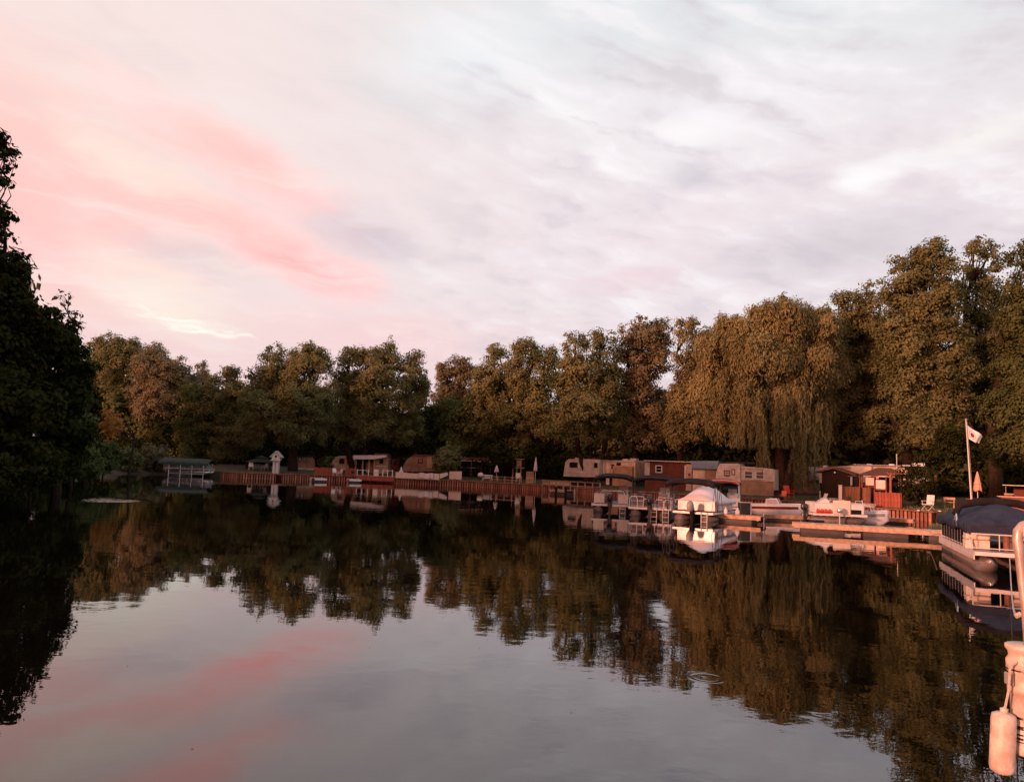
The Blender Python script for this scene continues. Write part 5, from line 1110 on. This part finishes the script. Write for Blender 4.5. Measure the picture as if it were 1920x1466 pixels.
MB().tube([(-.2, -.6, .95), (-.1, -.6, 1.35), (.3, -.55, 1.35), (.4, -.55, 1.0)], .02, 6).build('grab_rail', TUBE, S_, loc=(0, 0, -.22)); MB().tube([(-.2, .6, .95), (-.1, .6, 1.35), (.3, .55, 1.35), (.4, .55, 1.0)], .02, 6).build('grab_rail', TUBE, S_, loc=(0, 0, -.22))
for px, py, D, l in ((1530, 977, 42.5, 'black plastic crate on the water side of the low dock'),):
    p = P(px, py, D); o = thing('dock_step', l, 'crate', (p.x, D, 0)); box('crate_body', BLACK, o, -.35, .35, -.3, .3, -.1, .45, .03); box('rim', GREYP, o, -.37, .37, -.32, .32, .452, .49)
# boat lift at the far left
def boat_lift():
    D = 92; p = P(352, 889, D); o = thing('boat_lift', 'far left boat lift with a long dark green canopy', 'boat lift', (p.x, D-.2, 0)); k = D/F_PX; w = 47*k
    zt = P(352, 859.5, D).z; zb = P(352, 868, D).z
    def fn(u, v):
        e = abs(2*v-1); return ((u*2-1)*w*(1-.02*e), (2*v-1)*1.45, zt-(zt-zb)*e**2.2-.12*abs(2*u-1)**6)
    MB().grid(fn, 14, 10).build('canopy', CANG, o, True, solid=.05)
    m = MB(); 
    MB().grid(lambda u, v: ((u*2-1)*w*.98, -1.46+.03*math.sin(u*40), zb+.02-v*.22), 30, 2).build('canopy_valance', mat('dark_green_canvas', (.025, .05, .035), .8), o, solid=.03)
    for x in (-w*.55, -w*.1, w*.35, w*.8):
        for y in (-1.3, 1.3): MB().tube([(x, y, -1), (x, y, zb)], .045, 6).build('upright', ALU, o)
    for x in (w*.35, w*.8): MB().tube([(x-.6, -1.32, .35), (x, -1.32, 1.3)], .03, 5).build('brace', ALU, o)
    for y in (-1.3, 1.3): MB().tube([(-w*.55, y, .25), (w*.8, y, .25)], .05, 6).build('side_beam', ALU, o)
    b = thing('pontoon_boat', 'small boat with pale seats raised on the lift under the green canopy', 'pontoon boat', (p.x+.3, D-.1, .28)); pontoon_base(b, 5.2, 2.0)
    fence(b, [(-2.0, -.92), (2.3, -.92), (2.3, .92), (-2.0, .92)], GREYP, ALU, h=.35); 
    box('seat_cover', mat('pale_grey_canvas', (.34, .35, .36), .7), b, -1.9, 2.1, -.8, .8, .9, 1.12, .1); outboard(b, -2.62, 0, cow=FENDER, s=.9)
    box('stern_cover', FENDER, b, -2.95, -2.2, -.75, .1, .35, 1.25, .12); box('red_fuel_can', REDP, b, -2.15, -1.9, -.96, -.7, .64, .95, .04)
boat_lift()
# F: blue covered pontoon at the right
p0 = Vector((14.5, 24.0)); p1 = Vector((17.35, 31.4)); hd = (p0-p1).normalized(); ctr = (p0+p1)/2+Vector((1.15, -.35))
F_ = thing('pontoon_boat', 'big pontoon boat with navy blue cover and folded black canopy at the right', 'pontoon boat', (ctr.x, ctr.y, 0), math.atan2(hd.y, hd.x))
LF, WF = 7.2, 2.4; pontoon_base(F_, LF, WF, mat('bronze_tube', (.50, .42, .38), .30, metal=.75, var=.12), GREYP, .33, TUBE)
h = WF/2-.05
for s_ in (-1, 1):
    fence(F_, [(-LF/2+.3, s_*h), (LF/2-2.3, s_*h)], DARK if s_ < 0 else BLACK, TUBE, h=.66, mid=False, panel=True, sp=.55)
    MB().tube([(LF/2-2.3, s_*h, 1.28), (LF/2-1.7, s_*h, 1.18), (LF/2-1.25, s_*h, .9), (LF/2-1.1, s_*h, .62)], .035, 8).build('curved_rail', TUBE, F_)
    MB().tube([(LF/2-2.6, s_*h, 1.28), (LF/2-2.1, s_*h, 1.15), (LF/2-1.75, s_*h, .9), (LF/2-1.6, s_*h, .62)], .028, 8).build('curved_rail', TUBE, F_)
    m = MB(); m.box(-LF/2+.1, LF/2-.15, s_*(WF/2+.032)-.015, s_*(WF/2+.032)+.015, .36, .50); m.build('side_skirt', TUBE, F_)
def fcov(u, v):
    x = -LF/2+.1+(LF-1.1)*u; s_ = 2*v-1; e = abs(s_); hh = WF/2+.10
    if e > .85: return (x, math.copysign(hh, s_), 1.42-(e-.85)/.15*.26-.05*math.sin(u*14))
    k = 1-(e/.85)**1.7; endf = max(0, min(1, u/.16, (1-u)/.16))
    return (x, s_/.85*hh, 1.42+(.62*k*endf**.7)*(.84+.16*math.cos(u*9))+.02*math.sin(u*31+s_*4))
MB().grid(fcov, 44, 26).build('mooring_cover', CANN, F_, True, solid=.025)
MB().tube([(.6, -1.3, 1.62), (.55, -1.15, 1.95), (.5, -.6, 2.10), (.5, 0, 2.14), (.5, .6, 2.10), (.55, 1.15, 1.95), (.6, 1.3, 1.62)], [.10, .13, .14, .14, .14, .13, .10], 10).build('folded_canopy', CANB, F_, True)
MB().tube([(.9, -1.29, 1.25), (.62, -1.27, 1.75)], .03, 6).build('canopy_strut', ALU, F_); MB().tube([(.2, -1.29, 1.25), (.56, -1.27, 1.7)], .025, 6).build('canopy_strut', ALU, F_)
fence(F_, [(LF/2-.95, -h), (LF/2-.95, h)], GEL, TUBE, h=.5, mid=False, panel=False, sp=.8)
for y in (-.9, 0.3): boat_seat(F_, LF/2-1.7, y, math.pi, .7)
MB().tube([(LF/2-1.15, -.15, .6), (LF/2-1.15, -.15, 1.3)], .09, 10).build('lit_seat_post', OWOOD, F_); MB().tube([(LF/2-.3, h-.2, .6), (LF/2-.3, h-.2, 1.1)], .05, 8).build('mooring_post', TUBE, F_)  # orange post stands for a sunlit seat, warm light put into its colour
MB().grid(lambda u, v: (LF/2-1.0+.02*math.sin(u*12), (2*u-1)*(WF/2+.08), 1.42-.26*v), 20, 3).build('cover_front_flap', CANN, F_, solid=.02)
# ------------------------------------------------------------------ nearest boat corner, right edge
D = 6.0
q = P(1926, 1410, D); Rr = 26*D/F_PX
o = thing('pontoon_boat', 'nearest boat corner with banded white post and curved tube at the right edge', 'boat', (q.x, D, 0))
def lz(py, px=1926): return P(px, py, D).z
prof_ = [(Rr*1.0, lz(1412)), (Rr*1.04, lz(1404)), (Rr*1.04, lz(1396)), (Rr*.96, lz(1392)), (Rr*.96, lz(1300)), (Rr*1.12, lz(1298)), (Rr*1.12, lz(1288)), (Rr*1.0, lz(1284)), (Rr*.98, lz(1262)), (Rr*1.15, lz(1258)), (Rr*1.18, lz(1238)), (Rr*1.0, lz(1230)), (Rr*1.05, lz(1222)), (Rr*1.22, lz(1216)), (Rr*1.22, lz(1210)), (Rr*1.1, lz(1208))]
MB().lathe(prof_, 40).build('corner_post', FENDER, o, True)
for a_, b_ in ((1345, 1341), (1364, 1357), (1375, 1372), (1383, 1379), (1388, 1386), (1256, 1253)):
    MB().lathe([(Rr*(1.0 if a_ > 1300 else 1.18), lz(a_)), (Rr*(1.0 if a_ > 1300 else 1.18), lz(b_))], 40).build('black_band', BLACK, o)
box('strap_clamp', GREYP, o, -Rr*1.25, -Rr*1.05, -.05, .05, lz(1285), lz(1262), .01)
pts = [(P(px, py, D)-Vector((q.x, D, 0))) for px, py in ((1929, 1215), (1924, 1150), (1917, 1090), (1912, 1040), (1908, 1012), (1909, 996), (1917, 986), (1935, 980), (1965, 978))]
MB().tube([tuple(p) for p in pts], [.032, .032, .033, .035, .037, .037, .035, .034, .032], 12).build('tower_tube', mat('tarnished_tube', (.46, .36, .32), .4, metal=.4, var=.2, vscale=8), o, True)
pts2 = [p+Vector((.03, -.05, .03)) for p in pts[4:]]; MB().tube([tuple(p) for p in pts2], .022, 8).build('tower_tube', TUBE, o, True)
MB().grid(lambda u, v: (pts[5].x+.03+u*.3, -.02+.03*math.sin(v*8), pts[6].z-.04-v*.09-.05*u), 8, 5).build('canvas_flap', mat('pale_blue_canvas', (.34, .38, .42), .8), o, solid=.01)
MB().tube([tuple(pts[2]+Vector((.02, 0, .1))), tuple(pts[1]+Vector((.18, 0, .12)))], .02, 6).build('brace', ALU, o)
# deck and side of the same boat going off to the right
zd = lz(1412); ax = Vector((math.sin(.72), math.cos(.72), 0)); rx_ = Vector((ax.y, -ax.x, 0)); c0 = Vector((-.10, -.16, 0))
cs = [c0, c0+rx_*2.4, c0+rx_*2.4+ax*3.2, c0+ax*3.2]
MB().polyz([(c.x, c.y) for c in cs], zd-.14, zd-.004).build('deck', GREYP, o, bevel=.02)
for s_ in (.36, 2.04):
    b0 = c0+rx_*s_+Vector((0, 0, zd-.44)); MB().tube([tuple(b0+ax*.1-ax*.02), tuple(b0+ax*.1), tuple(b0+ax*2.6), tuple(b0+ax*3.3+Vector((0, 0, .18)))], [.05, .29, .29, .04], 18).build('pontoon', ALU, o, True)
MB().tube([(.3, 0, lz(1215)), (2.2, 0, lz(1215))], .03, 8).build('rail', TUBE, o); box('fence_panel', GEL, o, .3, 2.2, -.012, .012, zd+.03, lz(1215)-.05)
f_ = P(1877, 1390, 5.95); fr = 20.5*5.95/F_PX; fz0 = P(1877, 1447, 5.95).z; fz1 = P(1877, 1335, 5.95).z; H = fz1-fz0
fo = thing('boat_fender', 'pale cylindrical boat fender hanging by a rope at the bottom right', 'fender', (f_.x, 5.95, fz0)); fo.rotation_euler = (0, math.radians(3.5), 0)
MB().lathe([(.02, -.012), (fr*.6, -.006), (fr*.92, .012), (fr, .045), (fr, H-.05), (fr*.93, H-.015), (fr*.6, H), (.02, H+.004)], 32).build('fender_body', FENDER, fo, True)
MB().lathe([(.028, H), (.028, H+.03), (.015, H+.035)], 12).build('rope_eye', FENDER, fo, True)
e0 = Vector((f_.x+.03, 5.95, fz1+.01)); e1 = P(1894, 1250, 5.9)
ro = thing('fender_rope', 'thin pale rope holding the fender to the banded white post', 'rope', tuple(e0))
MB().tube([(0, 0, 0), tuple((e1-e0)*.5+Vector((.012, 0, 0))), tuple(e1-e0), tuple(e1-e0+Vector((.06, .02, .03)))], .009, 6).build('strand', ROPE, ro); MB().tube([(-.015, 0, -.01), (.012, 0, .012), (0, .01, .03)], .013, 6).build('knot', ROPE, ro)
e0 = P(1893, 1092, 15); e0 = Vector((P(1893, 1040, 23).x, 23, .62)); e1 = P(1909, 1155, 6.3)
ro = thing('mooring_rope', 'slack mooring rope from the blue covered boat to the nearest boat', 'rope', tuple(e1))
d_ = e0-e1; MB().tube([tuple(d_*t-Vector((0, 0, .5*math.sin(math.pi*t)))) for t in np.linspace(0, 1, 14)], .012, 5).build('strand', ROPE, ro); MB().tube([(-.02, 0, 0), (.02, 0, .02)], .02, 6).build('knot', ROPE, ro)

# leaves and specks drifting on the water
def flecks():
    rg = np.random.default_rng(21); C = []
    for px, py in ((1070, 1338), (905, 1217), (1740, 1172), (95, 1062), (1000, 1120), (690, 1215), (375, 1400), (1330, 1190), (1560, 1330), (240, 1250)):
        p = Wz(px, py); C += [(p.x+rg.normal(0, .03), p.y+rg.normal(0, .03), .006)]
    for _ in range(130):
        a = rg.uniform(2.4, 3.9); r = float(np.interp(a, AA, RR))-rg.uniform(.4, 5); C.append((CX+r*math.cos(a), CY+r*math.sin(a), .006))
    for _ in range(110):
        a = rg.uniform(-.4, .9); r = float(np.interp(a, AA, RR))-rg.uniform(.6, 5); C.append((CX+r*math.cos(a), CY+r*math.sin(a), .006))
    C = np.array(C); n = len(C); Nn = np.tile([0, 0, 1.0], (n, 1))+rg.normal(0, .04, (n, 3))
    me = leaf_mesh('floating_leaves', C, Nn, np.where(np.arange(n) < 10, .018, rg.uniform(.025, .055, n)), L_green, 1.5, rg)
    o = bpy.data.objects.new('floating_leaves', me); col.objects.link(o); tag(o, 'scattered fallen leaves floating on the dark water', 'leaves', kind='stuff')
flecks()

# garden statue, deck chairs and mooring lines
D = 96; x = P(752, 884, D).x; o = thing('garden_statue', 'pale pointed garden statue standing at the left end of the pale panel fence', 'statue', (x, D, gz(x, D)))
MB().lathe([(.30, 0), (.30, .12), (.16, .18), (.30, .38), (.34, .62), (.20, .85), (.13, .95), (.15, 1.08), (.06, 1.24), (.03, 1.36)], 12).build('figure', CANP, o, True); MB().box(-.34, .34, -.34, .34, -.05, .004).build('plinth', STONE, o)
chair('small white garden chair on the bank above the left little dock', 628, 94.2, WHITE, .5, .9)
chair('small white garden chair turned away above the left little dock', 636, 94.4, WHITE, -.9, .9)
for px, D, l in ((661, 94.3, 'dark potted shrub beside the white post railing'), (1592, 60.8, 'leafy potted plant in front of the brown board fence')):
    x = P(px, 890, D).x; o = thing('potted_plant', l, 'plant', (x, D, gz(x, D))); MB().lathe([(.16, 0), (.22, .3), (.24, .32), (.2, .30)], 12).build('pot', REDW, o, True)
    rg = np.random.default_rng(3); n = 160; C = rg.normal(0, .15, (n, 3))+np.array([0, 0, .55]); Nn = rg.normal(size=(n, 3)); Nn /= np.linalg.norm(Nn, axis=1, keepdims=True)
    q = bpy.data.objects.new('foliage', leaf_mesh('foliage', C, Nn, rg.uniform(.05, .1, n), L_green, 1.8, rg)); col.objects.link(q); q.parent = o
for a, b, l in (((A_.matrix_basis @ Vector((-2.2, -1.1, .75))), Vector((P(1345, 958, 45).x, 45.2, .45)), 'mooring line tying the pale covered boat to the grey dock'),
                (Vector((P(1500, 955, 52).x, 52.4, .75)), Vector((P(1512, 968, 50).x, 49.5, .40)), 'mooring line from the speedboat bow to the low brown dock'),
                (Vector((P(1756, 1000, 31).x+.1, 31.2, .7)), Vector((P(1745, 985, 36).x, 36.2, .45)), 'mooring line from the blue covered boat to the long pale dock')):
    o = thing('mooring_line', l, 'rope', tuple(a)); d_ = b-a; MB().tube([tuple(d_*t-Vector((0, 0, .12*math.sin(math.pi*t)))) for t in np.linspace(0, 1, 8)], .018, 5).build('strand', ROPE, o); MB().tube([tuple(d_+Vector((-.1, 0, .02))), tuple(d_+Vector((.1, 0, .02)))], .025, 6).build('cleat', ALU, o)
